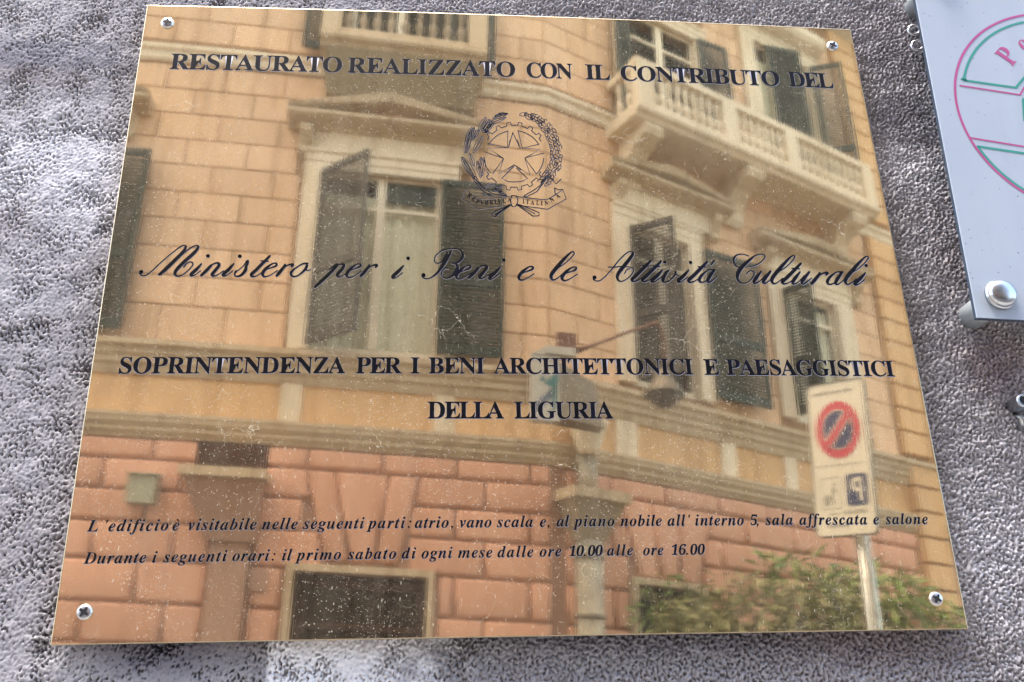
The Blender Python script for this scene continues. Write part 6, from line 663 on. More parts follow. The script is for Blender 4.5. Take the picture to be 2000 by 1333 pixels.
# body behind the facades and the roof edge
m = MB(); a, b, c_ = LF(-12, -.36, 0), RF(12, -.36, 0), (0.05, -.36, 0)
m.add([(a[0], a[1], 0), (c_[0], c_[1], 0), (b[0], b[1], 0), (b[0]-4, b[1]-9, 0), (a[0], a[1]-9, 0)]+[(a[0], a[1], TOP), (c_[0], c_[1], TOP), (b[0], b[1], TOP), (b[0]-4, b[1]-9, TOP), (a[0], a[1]-9, TOP)],
      [(5, 6, 7, 8, 9), (0, 5, 9, 4), (2, 3, 8, 7), (3, 4, 9, 8)]); m.build('building_body', OCHRE, pal)
for F, u0, u1, a_, b_ in ((LF, -12, 0, 0, HALF), (RF, 0, 12, -HALF, 0)):
    moulding(F, 'eaves_cornice', u0, u1, [(.05, TOP-.5), (.15, TOP-.35), (.2, TOP-.2), (.7, TOP-.1), (.75, TOP+.05)], DIRTY, m0=a_, m1=b_)
    moulding(F, 'cornice', u0, u1, [(.05, 4.35), (.07, 4.385), (.05, 4.39), (.09, 4.43), (.095, 4.47), (.07, 4.475), (.12, 4.53), (.125, 4.57), (.14, 4.60), (.14, 4.64), (.03, 4.67)], DIRTY, m0=a_, m1=b_)
    moulding(F, 'sill_course', u0, u1, [(.03, 5.15), (.05, 5.20), (.06, 5.26), (.10, 5.29), (.10, 5.36), (.14, 5.40), (.14, 5.47), (.20, 5.50), (.20, 5.57), (.04, 5.62)], DIRTY, m0=a_, m1=b_)
    moulding(F, 'string_course', u0, u1, [(.03, 9.93), (.06, 9.97), (.06, 10.08), (.11, 10.12), (.11, 10.19), (.03, 10.22)], CREAM, m0=a_, m1=b_)
for F, u0, u1 in ((LF, -3.51, -3.24), (LF, -1.53, -1.27), (LF, -8.43, -8.16), (LF, -6.45, -6.19), (RF, 1.04, 1.39), (RF, 2.92, 3.21), (RF, 4.2, 4.45), (RF, 5.9, 6.15)):
    fbox(F, 'dado_panel', u0, u1, 0, .04, 4.66, 5.15, CREAM)
# ashlar courses: every block its own piece, joints recessed
Z0 = 5.70; H = .42
exL = [(-3.55, -1.2, 5.5, 8.62), (-3.62, -1.12, 8.4, 9.1), (-8.47, -6.12, 5.5, 8.62), (-8.54, -6.04, 8.4, 9.1), (-3.2, -1.3, 10.2, 13.1), (-8.1, -6.2, 10.2, 13.1)]
exR = [(1.13, 2.87, 5.5, 8.6), (1.15, 3.1, 8.5, 8.95), (4.24, 6.4, 5.5, 8.3), (4.1, 6.6, 8.25, 8.8), (1.3, 3.5, 10.0, 13.0), (4.35, 6.55, 10.0, 13.7)]
def courses(F, ulo, uhi, jointsA, jointsB, ex, ztop):
    k = 0; z = Z0-.08
    zj = [5.62]+[Z0+H*i for i in range(1, 40)]
    for i in range(len(zj)-1):
        z0, z1 = zj[i], zj[i+1]
        if z0 >= ztop: break
        if z0 < 10.22 and z1 > 9.93:
            if z0 < 9.9: z1 = 9.93
            else: z0 = 10.22
        if z1-z0 < .1: continue
        js = [j for j in (jointsA if i % 2 else jointsB) if ulo < j < uhi]; us = [ulo]+js+[uhi]
        for a, b in zip(us[:-1], us[1:]):
            for s0, s1 in cut(a, b, z0, z1, ex):
                g = .009; block(F, 'ashlar_block', [(s0+g, z0+g), (s1-g, z0+g), (s1-g, z1-g), (s0+g, z1-g)], .014, .016, OCHRE)
jA = [-5.61+.85*i for i in range(7)]; jB = [-5.17+.85*i for i in range(6)]+[-.38]
jA = [j for j in jA if j < -.6]; jB = [j for j in jB if j < -.6 or j == -.38]
courses(LF, -6.5, 0, jA, jB, exL, 11.7)
rA = [.45+.85*i for i in range(9)]; rB = [.85+.85*i for i in range(8)]
courses(RF, 0, 7.05, rA, rB, exR, 14.4)
for i in range(22):   # quoin strip that ends the facade
    z0 = 5.7+H*i; z1 = z0+H
    if z0 > 9.6 and z0 < 10.2: continue
    g = .012; block(RF, 'quoin_block', [(7.12+g, z0+g), (7.85-g, z0+g), (7.85-g, z1-g), (7.12+g, z1-g)], .10, .015, OCHRE2)
for i in range(13):
    z0 = .1+H*i; z1 = z0+H; g = .012
    block(RF, 'quoin_block', [(7.12+g, z0+g), (7.85-g, z0+g), (7.85-g, z1-g), (7.12+g, z1-g)], .16, .015, OCHRE2 if z0 > 3 else PINK)
# pink rusticated ground floor with flat arches
zr = [4.345, 4.09, 3.72, 3.34, 2.90, 2.43, 1.98, 1.54, 1.1, .66, .2]
def pink(F, ulo, uhi, jA_, jB_, ex, trap):
    for i in range(len(zr)-1):
        z1, z0 = zr[i], zr[i+1]; js = [j for j in (jB_ if i % 2 else jA_) if ulo < j < uhi]; us = [ulo]+js+[uhi]
        for a, b in zip(us[:-1], us[1:]):
            for s0, s1 in cut(a, b, z0, z1, ex):
                q = None; parts = [(s0, s0, s1, s1)]      # (bottom-left, top-left, top-right, bottom-right)
                for (bl, tl, tr, br, tz0, tz1) in trap:
                    if min(z1, tz1)-max(z0, tz0) < .1: continue
                    def lx(z, b_, t_): return b_+(t_-b_)*max(0, min(1, (z-tz0)/(tz1-tz0)))
                    new = []
                    for (p0, p1, p2, p3) in parts:
                        lb, lt, rb_, rt_ = lx(z0, bl, tl), lx(z1, bl, tl), lx(z0, br, tr), lx(z1, br, tr)
                        if p3 <= lt or p0 >= rt_: new.append((p0, p1, p2, p3)); continue
                        if p0 < lt-.1: new.append((p0, p1, lt, lb))
                        if p3 > rt_+.1: new.append((rb_, rt_, p2, p3))
                    parts = new
                for (p0, p1, p2, p3) in parts:
                    g = .014; block(F, 'rusticated_block', [(p0+g, z0+g), (p3-g, z0+g), (p2-g, z1-g), (p1+g, z1-g)], .06, .026, PINK, True)
exPL = [(-3.28, -1.42, .3, 3.0), (-4.16, -3.66, .1, 4.4), (-8.2, -6.2, .3, 3.0)]
trL = (-2.80, -3.10, -1.68, -1.90, 2.98, 4.08)
pink(LF, -6.6, 0, [-6.86+.94*i for i in range(8)], [-6.49+.94*i for i in range(8)], exPL, [trL])
def wedge(F, b0, t0, t1, b1, z0, z1):
    g = .012; block(F, 'voussoir', [(b0+g, z0+g), (b1-g, z0+g), (t1-g, z1-g), (t0+g, z1-g)], .075, .026, PINK, True)
for b0, t0, t1, b1 in ((-2.80, -3.10, -2.74, -2.50), (-2.50, -2.74, -2.07, -2.19), (-2.19, -2.07, -1.68, -1.90)): wedge(LF, b0, t0, t1, b1, 3.0, 4.08)
exPR = [(1.14, 2.42, .3, 3.08), (4.5, 5.8, .3, 3.08), (-.1, .20, .1, 4.4)]
pink(RF, 0, 7.1, [.9+.94*i for i in range(8)], [.45+.94*i for i in range(8)], exPR, [(1.3, 1.05, 2.62, 2.3, 3.06, 4.08)])
for b0, t0, t1, b1 in ((1.3, 1.05, 1.55, 1.65), (1.65, 1.55, 2.05, 1.98), (1.98, 2.05, 2.62, 2.3)): wedge(RF, b0, t0, t1, b1, 3.08, 4.08)

# surrounds, hoods and pediments
def surround(F, u0, u1, z0, z1, wl=.26, wr=.26, left=True, right=True, mat=CREAM):
    if left:
        fbox(F, 'jamb', u0-wl, u0, 0, .09, z0, z1, mat); fbox(F, 'jamb_fillet', u0-wl*.42, u0, .09, .115, z0+.002, z1-.002, mat)
    if right:
        fbox(F, 'jamb', u1, u1+wr, 0, .09, z0, z1, mat); fbox(F, 'jamb_fillet', u1, u1+wr*.42, .09, .115, z0+.002, z1-.002, mat)
    moulding(F, 'lintel', u0-wl, u1+wr, [(.085, z1), (.085, z1+.10), (.10, z1+.11), (.10, z1+.22), (.13, z1+.25), (.13, z1+.29)], mat)
def hood(F, u0, u1, zb, apex=None, mat=DIRTY, out=.34):
    fbox(F, 'frieze', u0+.17, u1-.17, 0, .07, zb-.30, zb-.002, CREAM)
    moulding(F, 'hood_moulding', u0, u1, [(.10, zb), (.12, zb+.05), (.20, zb+.07), (out-.04, zb+.10), (out, zb+.13), (out, zb+.19), (out-.04, zb+.20)], mat)
    if apex:
        uc = (u0+u1)/2; h0 = zb+.20; t = .13
        m = MB()
        for (a, b) in ((u0, uc), (u1, uc)):
            z_a, z_b = h0, apex; s = 1 if a < b else -1
            P = [F(a, 0, z_a), F(b, 0, z_b-t), F(b, out, z_b-t), F(a, out, z_a), F(a, 0, z_a+t*.35), F(b, 0, z_b+.02), F(b, out+.03, z_b+.02), F(a, out+.03, z_a+t*.35)]
            m.hexa(P)
        m.build('pediment_rake', mat, pal)
        m = MB(); m.add([F(u0+.15, .05, h0-.002), F(u1-.15, .05, h0-.002), F(uc, .05, apex-.06)], [(0, 1, 2)]); m.build('tympanum', OCHRE, pal)
    for u in (u0+.28, u1-.28):
        m = MB(); m.lathe([(.001, -.07), (.10, -.07), (.10, .07), (.001, .07)], (0, 0, 0), 12); V = [F(u+y*1.0, .12+x*.9, zb-.13+z*0+x*.0+ (0)) for x, y, z in []]
        moulding(F, 'console', u-.08, u+.08, [(.07, zb-.42), (.12, zb-.38), (.10, zb-.28), (.17, zb-.18), (.24, zb-.10), (.25, zb-.003)], mat)
surround(LF, *W1[:2], W1[2], W1[3]); hood(LF, -3.78, -.88, 8.94, 9.52)
surround(LF, *W0[:2], W0[2], W0[3]); hood(LF, -8.70, -5.72, 8.94, 9.52)
surround(RF, *R1[:2], R1[2], R1[3], .29, .29); hood(RF, .98, 3.45, 8.94, 9.42)
surround(RF, *R2[:2], R2[2], R2[3], .33, .42); hood(RF, 4.0, 6.75, 8.70, 9.15)
surround(LF, *U1[:2], U1[2], U1[3], .2, .2); surround(LF, *U0[:2], U0[2], U0[3], .2, .2)
surround(RF, *UR1[:2], UR1[2], UR1[3], .26, .26); surround(RF, *UR2[:2], UR2[2], UR2[3], .3, .3)
moulding(RF, 'hood_moulding', 4.3, 6.6, [(.12, 13.85), (.3, 13.95), (.36, 14.05), (.36, 14.2), (.05, 14.3)], CREAM)

# windows: frame > panes, curtains, shutters
def shutter(F, parent, hu, hd, ang, wd, z0, z1, mat, side):
    """leaf hinged at (hu,hd), swinging by ang (0 = flat on the wall away from the opening)"""
    th = .045; ca, sa = math.cos(ang), math.sin(ang)
    def T(x, y, z): return F(hu+side*(x*ca)-side*y*sa*0+(-y*sa*side), hd+x*sa+y*ca, z)
    m = MB(); fr = .07
    m.box(0, fr, 0, th, z0, z1, T); m.box(wd-fr, wd, 0, th, z0, z1, T)
    zs = [z0, z0+.12, (z0*.6+z1*.4)-.05, (z0*.6+z1*.4)+.05, z1-.09, z1]
    for a, b in ((zs[0], zs[1]), (zs[2], zs[3]), (zs[4], zs[5])): m.box(fr, wd-fr, .001, th-.001, a, b, T)
    for a, b in ((zs[1], zs[2]), (zs[3], zs[4])):
        n_ = max(1, int((b-a)/.05)); s = (b-a)/n_
        for i in range(n_):
            z = a+i*s; P = [(fr, .004, z+s*.55), (wd-fr, .004, z+s*.55), (wd-fr, th-.004, z), (fr, th-.004, z)]
            m.hexa([T(*p) for p in P]+[T(p[0], p[1], p[2]+s*.5) for p in P])
    return m.build('shutter', mat, parent)
def window(F, op, mull=.5, curtain=True, mat=SASH, shL=None, shR=None, dark=False, rev=.09, wide=.05):
    u0, u1, z0, z1 = op; d0, d1 = -rev, -rev+.06; m = MB(); t = wide; uc = u0+(u1-u0)*mull
    m.box(u0, u0+t, d0, d1, z0, z1, F); m.box(u1-t, u1, d0, d1, z0, z1, F); m.box(u0+t, u1-t, d0+.001, d1-.001, z1-t, z1, F); m.box(u0+t, u1-t, d0+.001, d1-.001, z0, z0+t*2, F)
    m.box(uc-t*1.3, uc+t*1.3, d0+.002, d1+.01, z0+t*2, z1-t, F)
    zt = z0+(z1-z0)*.80
    m.box(u0+t, uc-t*1.3, d0+.003, d1-.003, zt, zt+t, F); m.box(uc+t*1.3, u1-t, d0+.003, d1-.003, zt, zt+t, F)
    w_ = m.build('window', mat, pal)
    for a, b in ((u0+t, uc-t*1.3), (uc+t*1.3, u1-t)):
        for c, e in ((z0+t*2, zt), (zt+t, z1-t)):
            m = MB(); m.box(a, b, d0+.02, d0+.026, c, e, F); m.build('pane', GLASS, w_)
    V = []; Fc = []; m = MB()
    if curtain:
        for a, b in ((u0+t, uc-t*.6), (uc+t*.6, u1-t)):
            n_ = 36; V = []
            for i in range(n_+1):
                x = i/n_; d = -rev-.045+.022*math.sin(x*26+1.1*math.sin(x*9))+.01*math.sin(x*61); u = a+(b-a)*x
                V += [F(u, d, z0+.03), F(u, d+.012*math.sin(x*5), (z0+z1)/2), F(u, d, z1-.28)]
            m.add(V, [(3*i+k, 3*i+3+k, 3*i+4+k, 3*i+1+k) for i in range(n_) for k in (0, 1)])
        m.build('curtain', CURT, w_, True)
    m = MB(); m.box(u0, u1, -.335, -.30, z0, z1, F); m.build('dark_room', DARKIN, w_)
    if shL: shutter(F, w_, u0+shL[0], .12, shL[1], shL[2], z0+.06, z1-.03, shL[3], -1)
    if shR: shutter(F, w_, u1+shR[0], .12, shR[1], shR[2], z0+.06, z1-.03, shR[3], 1)
    return w_
w1 = window(LF, W1, .5, True, shR=(0.0, R(3), .90, GREEN))
shutter(LF, w1, -3.22, .12, R(44), .93, 5.66, 8.26, BROWNG, 1)
fbox(LF, 'roller_blind', -2.34, -1.6, -.075, -.055, 7.96, 8.28, GREEN, w1)
w0 = window(LF, W0, .5, True, shL=(0, R(4), .88, GREEN), shR=(0.0, R(4), .90, GREEN))
window(LF, U1, .5, False, shL=(0, R(4), .7, GREEN), shR=(0, R(4), .7, GREEN)); window(LF, U0, .5, False)
r1 = window(RF, R1, .55, False, shR=(.28, R(5), 1.02, GREEN)); shutter(RF, r1, 1.43, .10, R(62), .72, 5.78, 8.2, BROWNG, 1)
r2 = window(RF, R2, .24, False, wide=.06); shutter(RF, r2, 4.60, .10, R(80), .55, 5.86, 8.05, GREEN, 1)
fbox(RF, 'curtain', 5.5, 5.82, -.152, -.145, 5.9, 8.0, CURT, r2)
window(RF, UR1, .5, False, shL=(0, R(20), .42, GREEN), shR=(0, R(8), .62, GREEN)); window(RF, UR2, .35, True, shL=(.35, R(160), .7, GREEN), shR=(0.02, R(50), .62, GREEN))
for F, op in ((LF, LG), (LF, LG0), (RF, RG), (RF, RG2)):
    u0, u1, z0, z1 = op; t = .085; m = MB()
    m.box(u0-t, u0, .0, .10, z0, z1+t, F); m.box(u1, u1+t, .0, .10, z0, z1+t, F); m.box(u0, u1, .0, .099, z1, z1+t, F)
    w_ = m.build('window', DIRTY, pal)
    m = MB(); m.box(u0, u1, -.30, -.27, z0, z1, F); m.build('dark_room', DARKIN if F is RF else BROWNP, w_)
    m = MB(); m.box(u0+.04, u0+.12, -.2, -.16, z0, z1, F); m.box(u1-.12, u1-.04, -.2, -.16, z0, z1, F); m.box(u0+.12, u1-.12, -.199, -.161, z1-.16, z1-.05, F); m.box(u0+.12, u1-.12, -.199, -.161, z1-.62, z1-.55, F); m.build('sash', BROWNP, w_)
    m = MB(); m.box(u0+.12, u1-.12, -.185, -.179, z0, z1-.16, F); m.build('pane', GLASS, w_)

# balconies with balusters
bal = MB(); pr = [(.055, 0), (.055, .04), (.035, .06), (.045, .12), (.068, .20), (.060, .28), (.032, .36), (.028, .40), (.045, .42), (.032, .45), (.034, .50), (.058, .60), (.050, .68), (.032, .74), (.05, .76), (.05, .80)]
bal.lathe(pr, (0, 0, 0), 12); BALM = mesh('baluster', bal.V, bal.F, True); BALM.materials.append(CREAM); BALD = BALM.copy(); BALD.materials.clear(); BALD.materials.append(DARKSTONE)
def balcony(F, u0, u1, d, zb, zt, piers, nper, consoles, mat=CREAM, bm=None):
    h = zt-zb
    b_ = moulding(F, 'balcony', u0, u1, [(d-.12, zb-.16), (d-.08, zb-.10), (d-.02, zb-.07), (d, zb-.03), (d, zb+.03), (d-.05, zb+.05)], mat)
    rail = MB(); rail.box(u0+.03, u1-.03, d-.20, d-.02, zt-.13, zt, F); rail.box(u0+.05, u0+.2, .02, d-.20, zt-.128, zt-.002, F); rail.box(u1-.2, u1-.05, .02, d-.20, zt-.128, zt-.002, F)
    rail.box(u0+.045, u1-.045, d-.185, d-.035, zb+.05, zb+.13, F); rail.build('handrail', mat, b_)
    for p in piers:
        m = MB(); m.box(p-.14, p+.14, d-.205, d-.015, zb+.051, zt-.131, F); m.build('pier', mat, b_)
    s = (h-.26)/.80
    ps = sorted(piers)
    spots = []
    for a, b in zip(ps[:-1], ps[1:]):
        n_ = max(1, int(round((b-a-.28)/nper)))
        for i in range(n_): spots.append((a+.14+(b-a-.28)*(i+.5)/n_, d-.11))
    for uu in (u0+.125, u1-.125):
        for i in range(2): spots.append((uu, .2+(d-.4)*(i+.3)/2))
    for (u, dd) in spots:
        o = link('baluster', bm or BALM, None, b_); x, y, z = F(u, dd, zb+.13); o.location = (x, y, z); o.scale = (1, 1, s)
    for c in consoles:
        m = MB(); w_ = .17
        P = [(.02, zb-.95), (.10, zb-.98), (.17, zb-.88), (.17, zb-.74), (.25, zb-.60), (.42, zb-.46), (.58, zb-.40), (d-.16, zb-.36), (d-.10, zb-.26), (d-.14, zb-.165), (.02, zb-.165)]
        V = [F(c-w_, a, b) for a, b in P]+[F(c+w_, a, b) for a, b in P]; k = len(P)
        m.add(V, [(i, (i+1) % k, k+(i+1) % k, k+i) for i in range(k)]+[tuple(range(k))[::-1], tuple(range(k, 2*k))]); m.build('bracket', CREAM, b_)
balcony(RF, 1.12, 6.55, .90, 9.90, 10.82, [1.30, 3.05, 4.45, 6.40], .17, [1.50, 3.6, 6.1])
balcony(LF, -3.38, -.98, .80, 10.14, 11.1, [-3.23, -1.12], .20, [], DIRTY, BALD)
m = MB(); m.hexa([LF(*p) for p in ((-3.28, .0, 9.45), (-1.1, .0, 9.45), (-1.1, .30, 9.45), (-3.28, .30, 9.45), (-3.3, 0, 9.978), (-1.08, 0, 9.978), (-1.08, .70, 9.978), (-3.3, .70, 9.978))]); m.build('balcony_shade_corbel', render_paint('corbel_shade_paint', (.40, .35, .25)), pal)  # wide block added; its dark colour paints the shade under the balcony

# pilaster with flared capital, corner downpipe, meter box
def flare(F, name, parent, u0, u1, z1, slab_, ub0, ub1, zb, dtop, dbot, mat, mat2):
    m = MB(); m.box(u0, u1, 0, dtop, z1-slab_, z1, F); m.build('hopper_rim', mat2, parent)
    m = MB(); a = .05
    P = [F(ub0, 0, zb), F(ub1, 0, zb), F(ub1, dbot, zb), F(ub0, dbot, zb), F(u0+a, 0, z1-slab_-.001), F(u1-a, 0, z1-slab_-.001), F(u1-a, dtop-a, z1-slab_-.001), F(u0+a, dtop-a, z1-slab_-.001)]
    m.hexa(P); m.build(name, mat, parent)
pil = fbox(LF, 'pilaster', -4.14, -3.69, 0, .14, 0, 3.15, PINKD)
flare(LF, 'capital', pil, -4.56, -3.53, 3.96, .11, -4.21, -3.62, 3.15, .45, .20, PINKD, DIRTY)
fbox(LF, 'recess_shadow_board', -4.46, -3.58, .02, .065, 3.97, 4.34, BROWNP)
m = MB(); m.box(-5.18, -4.85, .05, .22, 3.53, 3.86, LF); m.hexa([LF(*p) for p in ((-5.2, .04, 3.861), (-4.83, .04, 3.861), (-4.83, .25, 3.861), (-5.2, .25, 3.861), (-5.2, .04, 3.90), (-4.83, .04, 3.90), (-4.83, .25, 3.875), (-5.2, .25, 3.875))]); mb_ = m.build('meter_box', plain('greenish_box_paint', (.36, .36, .27), .6, scale=8), pal)
fbox(LF, 'house_plate', -3.66, -3.44, .07, .085, 2.62, 2.86, PINKD)
dp = empty('downpipe', (KX, KY, 0)); tag(dp, 'grey downpipe with flared hopper head at the corner of the mirrored palazzo', 'downpipe')
def RFp(u, d, z): return RF(u, d, z)
flare(RF, 'hopper', dp, .04, .90, 4.03, .13, .27, .66, 3.42, .52, .24, DARKSTONE, DIRTY)
m = MB(); m.tube([(.45, .16, 3.42), (.45, .16, .1)], .17, 16, RF); m.build('lower_pipe', PIPE, dp, True)
m = MB(); m.tube([(.43, .2, 4.03), (.43, .2, 4.5)], .13, 16, RF); m.build('upper_pipe', PIPE, dp, True)
m = MB(); m.lathe([(.13, 4.5), (.15, 4.56), (.25, 4.86), (.27, 4.92), (.20, 4.93)], (.40, .30, 0), 20, T=RF); m.build('funnel', CREAM, dp, True)
for z in (3.2, 2.5, 1.4):
    m = MB(); m.lathe([(.18, z), (.19, z+.01), (.19, z+.05), (.18, z+.06)], (.45, .16, 0), 16, T=RF); m.build('pipe_bracket', GREYM, dp, True)
# corner lantern box with arm and shade
lamp = empty('street_lamp', (KX, KY, 0)); tag(lamp, 'white box lantern with rusty arm on the palazzo corner, mirrored in the plaque', 'street lamp')
def Lq(u, d, z): return LF(u, d, z)
m = MB(); m.box(-.42, -.07, .98, 1.12, 4.60, 5.42, Lq); m.build('lantern_box', WHITEP, lamp)
m = MB(); m.hexa([Lq(*p) for p in ((-.07, .75, 4.66), (.50, .70, 4.62), (.50, .95, 4.62), (-.07, 1.1, 4.66), (-.07, .75, 5.35), (.42, .70, 5.16), (.42, .95, 5.16), (-.07, 1.1, 5.35))]); m.build('lantern_side', GREYM, lamp)
m = MB(); m.box(-.24, .13, .95, 1.15, 5.43, 5.53, Lq); m.hexa([Lq(*p) for p in ((-.42, .97, 5.42), (-.24, .97, 5.42), (-.24, 1.13, 5.42), (-.42, 1.13, 5.42), (-.40, .97, 5.43), (-.24, .97, 5.52), (-.24, 1.13, 5.52), (-.40, 1.13, 5.43))]); m.build('lantern_cap', WHITEP, lamp)
m = MB(); m.box(-.09, .16, 1.0, 1.1, 5.531, 5.74, Lq); m.build('arm_socket', RUST, lamp)
m = MB(); m.tube([(.08, 1.05, 5.50), (.35, 1.05, 5.62), (.8, 1.05, 5.84), (1.22, 1.05, 6.03)], [.045, .024, .021, .02], 8, Lq); m.build('arm', RUST, lamp, True)
m = MB(); m.tube([(1.22, 1.05, 6.03), (1.28, 1.05, 5.98), (1.31, 1.05, 5.75), (1.28, 1.05, 5.42)], .02, 8, Lq); m.build('hanger', RUST, lamp, True)
m = MB(); m.lathe([(.02, 5.42), (.10, 5.36), (.12, 5.28), (.19, 5.18), (.26, 5.08), (.26, 5.06), (.12, 5.04)], (1.26, 1.05, 0), 24, T=Lq); m.build('lamp_shade', SHADE, lamp, True)
m = MB(); m.lathe([(.23, 5.05), (.17, 4.99), (.08, 4.92), (.01, 4.92)], (1.26, 1.05, 0), 20, T=Lq); m.build('lamp_glass', SHADE, lamp, True)
m = MB(); d_ = 1.1225
m.add([Lq(-.38, d_, 4.68), Lq(-.12, d_, 4.95), Lq(-.12, d_, 5.06), Lq(-.38, d_, 4.80)], [(0, 1, 2, 3)]); m.build('lantern_print', SLATEP, lamp)
m = MB(); m.add([Lq(-.17, d_, 4.72), Lq(-.12, d_, 4.76), Lq(-.10, d_, 5.08), Lq(-.18, d_, 5.02), Lq(-.27, d_, 5.05), Lq(-.15, d_, 5.18), Lq(-.10, d_, 5.2), Lq(-.09, d_, 5.10)], [(0, 1, 2, 3), (3, 2, 7, 4), (4, 7, 6, 5)]); m.add([Lq(-.32, d_+.001, 5.08), Lq(-.24, d_+.001, 5.08), Lq(-.28, d_+.001, 5.18)], [(0, 1, 2)]); m.build('lantern_print', TEALP, lamp)

# ------------------------------------------------------------------ no-parking sign on its pole (stands in the street behind the camera)
# built as it reads from the front; the plaque mirrors it
sc0 = Vector((2.61, -5.06, 3.19)); ts = Vector((.715, .699, 0)).normalized(); ns = Vector((-.699, .715, 0)).normalized()   # ns faces the plaque wall
psg = empty('no_parking_sign', (sc0.x+.03, sc0.y-.06, 0)); tag(psg, 'no-parking street sign with red and blue disc on a steel pole, mirrored in the plaque', 'traffic sign')
ib = -Vector(psg.location)
lean = -.055
def SP(x, z, d=0): return tuple(sc0 + ib + ts*(-x) + Vector((lean*(-z), 0, 0)) + Vector((0, 0, z)) + ns*d)
def flatpoly(name, pts, d, mat):
    V, F = fill_curve([pts]) ; return obj(name, [SP(x, z, d) for x, z, _ in V], F, mat, psg)
W2, H2, rr = .205, .525, .035
def rrect(w_, h_, r_, n_=5, cx=0, cz=0):
    o = []
    for (sx, sz, a0) in ((1, 1, 0), (-1, 1, 90), (-1, -1, 180), (1, -1, 270)):
        for i in range(n_+1): a = R(a0+90*i/n_); o.append((cx+sx*(w_-r_)+r_*math.cos(a), cz+sz*(h_-r_)+r_*math.sin(a)))
    return o
o = rrect(W2, H2, rr); V = [SP(x, z, .012) for x, z in o]+[SP(x, z, -.012) for x, z in o]; k = len(o)
pn = obj('panel', V, [tuple(range(k)), tuple(range(k, 2*k))[::-1]]+[(i, k+i, k+(i+1) % k, (i+1) % k) for i in range(k)], WHITEP, psg)
m = MB()
for i in range(k):
    a, b = o[i], o[(i+1) % k]; m.add([SP(*a, .016), SP(*b, .016), SP(b[0]*1.02, b[1]*1.01, .016), SP(a[0]*1.02, a[1]*1.01, .016)], [(0, 1, 2, 3)]); m.add([SP(a[0]*1.02, a[1]*1.01, .016), SP(b[0]*1.02, b[1]*1.01, .016), SP(b[0]*1.02, b[1]*1.01, -.035), SP(a[0]*1.02, a[1]*1.01, -.035)], [(0, 1, 2, 3)])
m.build('panel_rim', SIGNRIM, psg)
dz = .185; circ = lambda r_, n_=40: [(r_*math.cos(2*math.pi*i/n_), dz+r_*1.27*math.sin(2*math.pi*i/n_)) for i in range(n_)]
RD = .158
V, F = fill_curve([circ(RD)]); obj('red_disc', [SP(x, z, .014) for x, z, _ in V], F, REDP, psg)
V, F = fill_curve([circ(RD*.70)]); obj('white_line', [SP(x, z, .0155) for x, z, _ in V], F, WHITEP, psg)
V, F = fill_curve([circ(RD*.66)]); obj('blue_disc', [SP(x, z, .017) for x, z, _ in V], F, BLUEP, psg)
def bar(w_, d, mat, name, a=45, l=.70):
    c, s = math.cos(R(a)), math.sin(R(a)); L_ = RD*l
    q = [(-L_*c-w_*s, dz+(-L_*s+w_*c)*1.27), (-L_*c+w_*s, dz+(-L_*s-w_*c)*1.27), (L_*c+w_*s, dz+(L_*s-w_*c)*1.27), (L_*c-w_*s, dz+(L_*s+w_*c)*1.27)]
    obj(name, [SP(x, z, d) for x, z in q], [(0, 1, 2, 3)], mat, psg)
bar(.030, .0185, WHITEP, 'white_line', 135, .66); bar(.022, .0198, REDP, 'red_bar', 135, .74)
o = rrect(.072, .105, .02, cx=-.095, cz=-.235)
V, F = fill_curve([o]); obj('parking_symbol', [SP(x, z, .014) for x, z, _ in V], F, BLUEP, psg)
Pg = [(-.038, -.065), (-.014, -.065), (-.014, -.012), (.012, -.012), (.034, .004), (.038, .030), (.028, .056), (.008, .066), (-.038, .066)]
Ph = [(-.014, .008), (-.014, .044), (.004, .044), (.013, .034), (.013, .018), (.004, .008)]
V, F = fill_curve([[(-.095+x, -.235+z*1.2) for x, z in Pg], [(-.095+x, -.235+z*1.2) for x, z in Ph]]); obj('parking_letter', [SP(x, z, .0155) for x, z, _ in V], F, WHITEP, psg)
o = rrect(.068, .105, .005, cx=.085, cz=-.245); o2 = rrect(.064, .101, .004, cx=.085, cz=-.245)
V, F = fill_curve([o, o2]); obj('pictogram_frame', [SP(x, z, .014) for x, z, _ in V], F, GREYTXT, psg)
fig = [[(.060, -.325), (.070, -.265), (.062, -.225), (.045, -.245), (.042, -.24), (.062, -.205), (.075, -.21), (.085, -.27), (.072, -.325)], [(.062+.010*math.cos(t), -.188+.012*math.sin(t)) for t in np.linspace(0, 6.0, 9)], [(.098, -.325), (.094, -.275), (.112, -.245), (.132, -.275), (.128, -.325)]]
V, F = fill_curve(fig); obj('pictogram', [SP(x, z, .0142) for x, z, _ in V], F, GREYTXT, psg)
m = MB()
def smear(z, x0, x1, h, tilt=0):
    x = x0
    while x < x1:
        w_ = rng.uniform(.006, .014); hh = h*rng.uniform(.6, 1); m.add([SP(x, z, .0141), SP(x+w_, z, .0141), SP(x+w_*.9, z+hh, .0141), SP(x+.001, z+hh*rng.uniform(.7, 1), .0141)], [(0, 1, 2, 3)]); x += w_+rng.uniform(.003, .010)
smear(.445, -.12, .16, .028); smear(-.065, -.15, .17, .013); smear(-.39, -.15, .02, .030); smear(-.39, .03, .12, .016); smear(-.47, -.02, .12, .032)
m.build('worn_small_print', GREYTXT, psg)
m = MB(); pt = Vector(sc0)+ib-ns*.065+ts*.045
m.tube([(pt.x, pt.y, 0), (pt.x, pt.y, 3.58)], .045, 20); m.build('pole', GALV, psg, True)
for z in (2.85, 3.5):
    m = MB(); q = pt; m.lathe([(.046, z-.02), (.05, z-.018), (.05, z+.018), (.046, z+.02)], (q.x, q.y, 0), 20); m.build('clamp', GALV, psg, True)

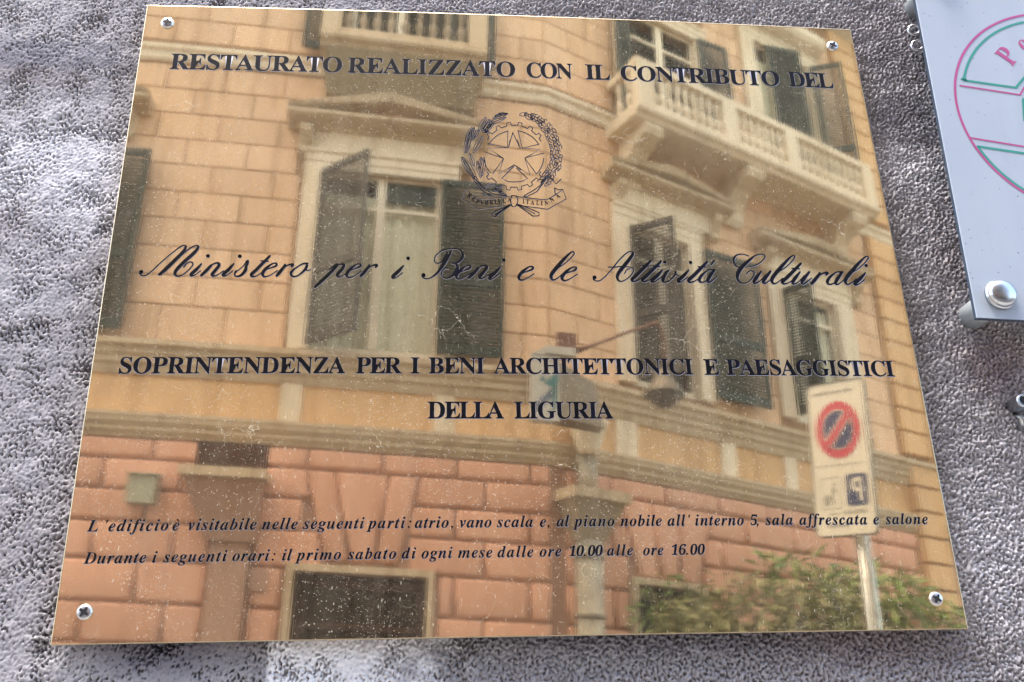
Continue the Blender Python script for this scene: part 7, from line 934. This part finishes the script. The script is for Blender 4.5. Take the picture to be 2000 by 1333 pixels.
# ------------------------------------------------------------------ shrubs in front of the palazzo
def shrub(name, label, blobs, n_leaf, mat, lmin, lmax, wd, seed, group=None):
    r_ = np.random.RandomState(seed); m = MB(); x0 = sum(b[0] for b in blobs)/len(blobs); y0 = sum(b[1] for b in blobs)/len(blobs)
    root = empty(name, (x0, y0, 0)); tag(root, label, 'shrub', group)
    vol = np.array([b[3]*b[4]*b[5] for b in blobs]); vol = vol/vol.sum()
    V = []; F = []
    for i in range(n_leaf):
        b = blobs[r_.choice(len(blobs), p=vol)]; d = r_.randn(3); d /= np.linalg.norm(d); q = r_.uniform(.25, 1.08)**.6
        c = np.array(b[:3])+d*q*np.array(b[3:6]); ln = r_.uniform(lmin, lmax)
        ax = r_.randn(3)*.6+np.array([d[0]*.8, d[1]*.5, .5-r_.uniform(0, 1.1)]); ax /= np.linalg.norm(ax)
        sd = np.cross(ax, r_.randn(3)); sd /= np.linalg.norm(sd); w_ = ln*wd*r_.uniform(.7, 1.3); droop = np.array([0, 0, -ln*.15])
        k = len(V); V += [c-(x0, y0, 0), c+ax*ln*.45+sd*w_-(x0, y0, 0), c+ax*ln+droop-(x0, y0, 0), c+ax*ln*.45-sd*w_-(x0, y0, 0)]; F.append((k, k+1, k+2, k+3))
    obj('foliage', V, F, mat, root)
    m = MB()
    for b in blobs:
        for j in range(4):
            t = np.array(b[:3])+r_.randn(3)*np.array(b[3:6])*.5; bx = b[0]+r_.uniform(-.15, .15); by = b[1]+r_.uniform(-.1, .1)
            m.tube([(bx-x0, by-y0, 0), ((bx+t[0])/2-x0+.05, (by+t[1])/2-y0, t[2]*.55), (t[0]-x0, t[1]-y0, t[2])], [.025, .016, .006], 6)
    m.build('stem', STEM, root, True)
shrub('shrub', 'dusty grey-olive shrub left of the sign pole, mirrored at the foot of the plaque', [(3.1, -8.6, 2.25, .85, .5, .66), (2.45, -8.6, 2.1, .5, .4, .55), (3.9, -8.5, 2.35, .6, .5, .62), (2.4, -8.7, 1.9, .5, .4, .5), (4.3, -8.6, 1.9, .5, .4, .5), (3.4, -8.5, 1.2, 1.0, .5, .7)], 8200, LEAF, .07, .17, .13, 3)
shrub('bamboo_shrub', 'fresh green feathery shrub behind the sign pole, mirrored at the plaque foot', [(4.55, -8.9, 2.75, .55, .4, .42), (5.2, -9.0, 2.45, .45, .4, .4), (3.7, -9.0, 2.95, .4, .3, .25), (5.9, -9.0, 2.35, .4, .3, .4), (4.8, -8.9, 1.6, .6, .4, .6)], 1500, LEAF2, .12, .30, .085, 5)
shrub('bamboo_shrub', 'low bright green shrub under the small dark basement window, mirrored in the plaque', [(2.15, -9.0, 1.95, .45, .3, .25), (2.3, -9.2, 2.55, .4, .2, .35), (2.0, -9.0, 1.2, .5, .3, .6)], 480, LEAF2, .10, .24, .09, 8)
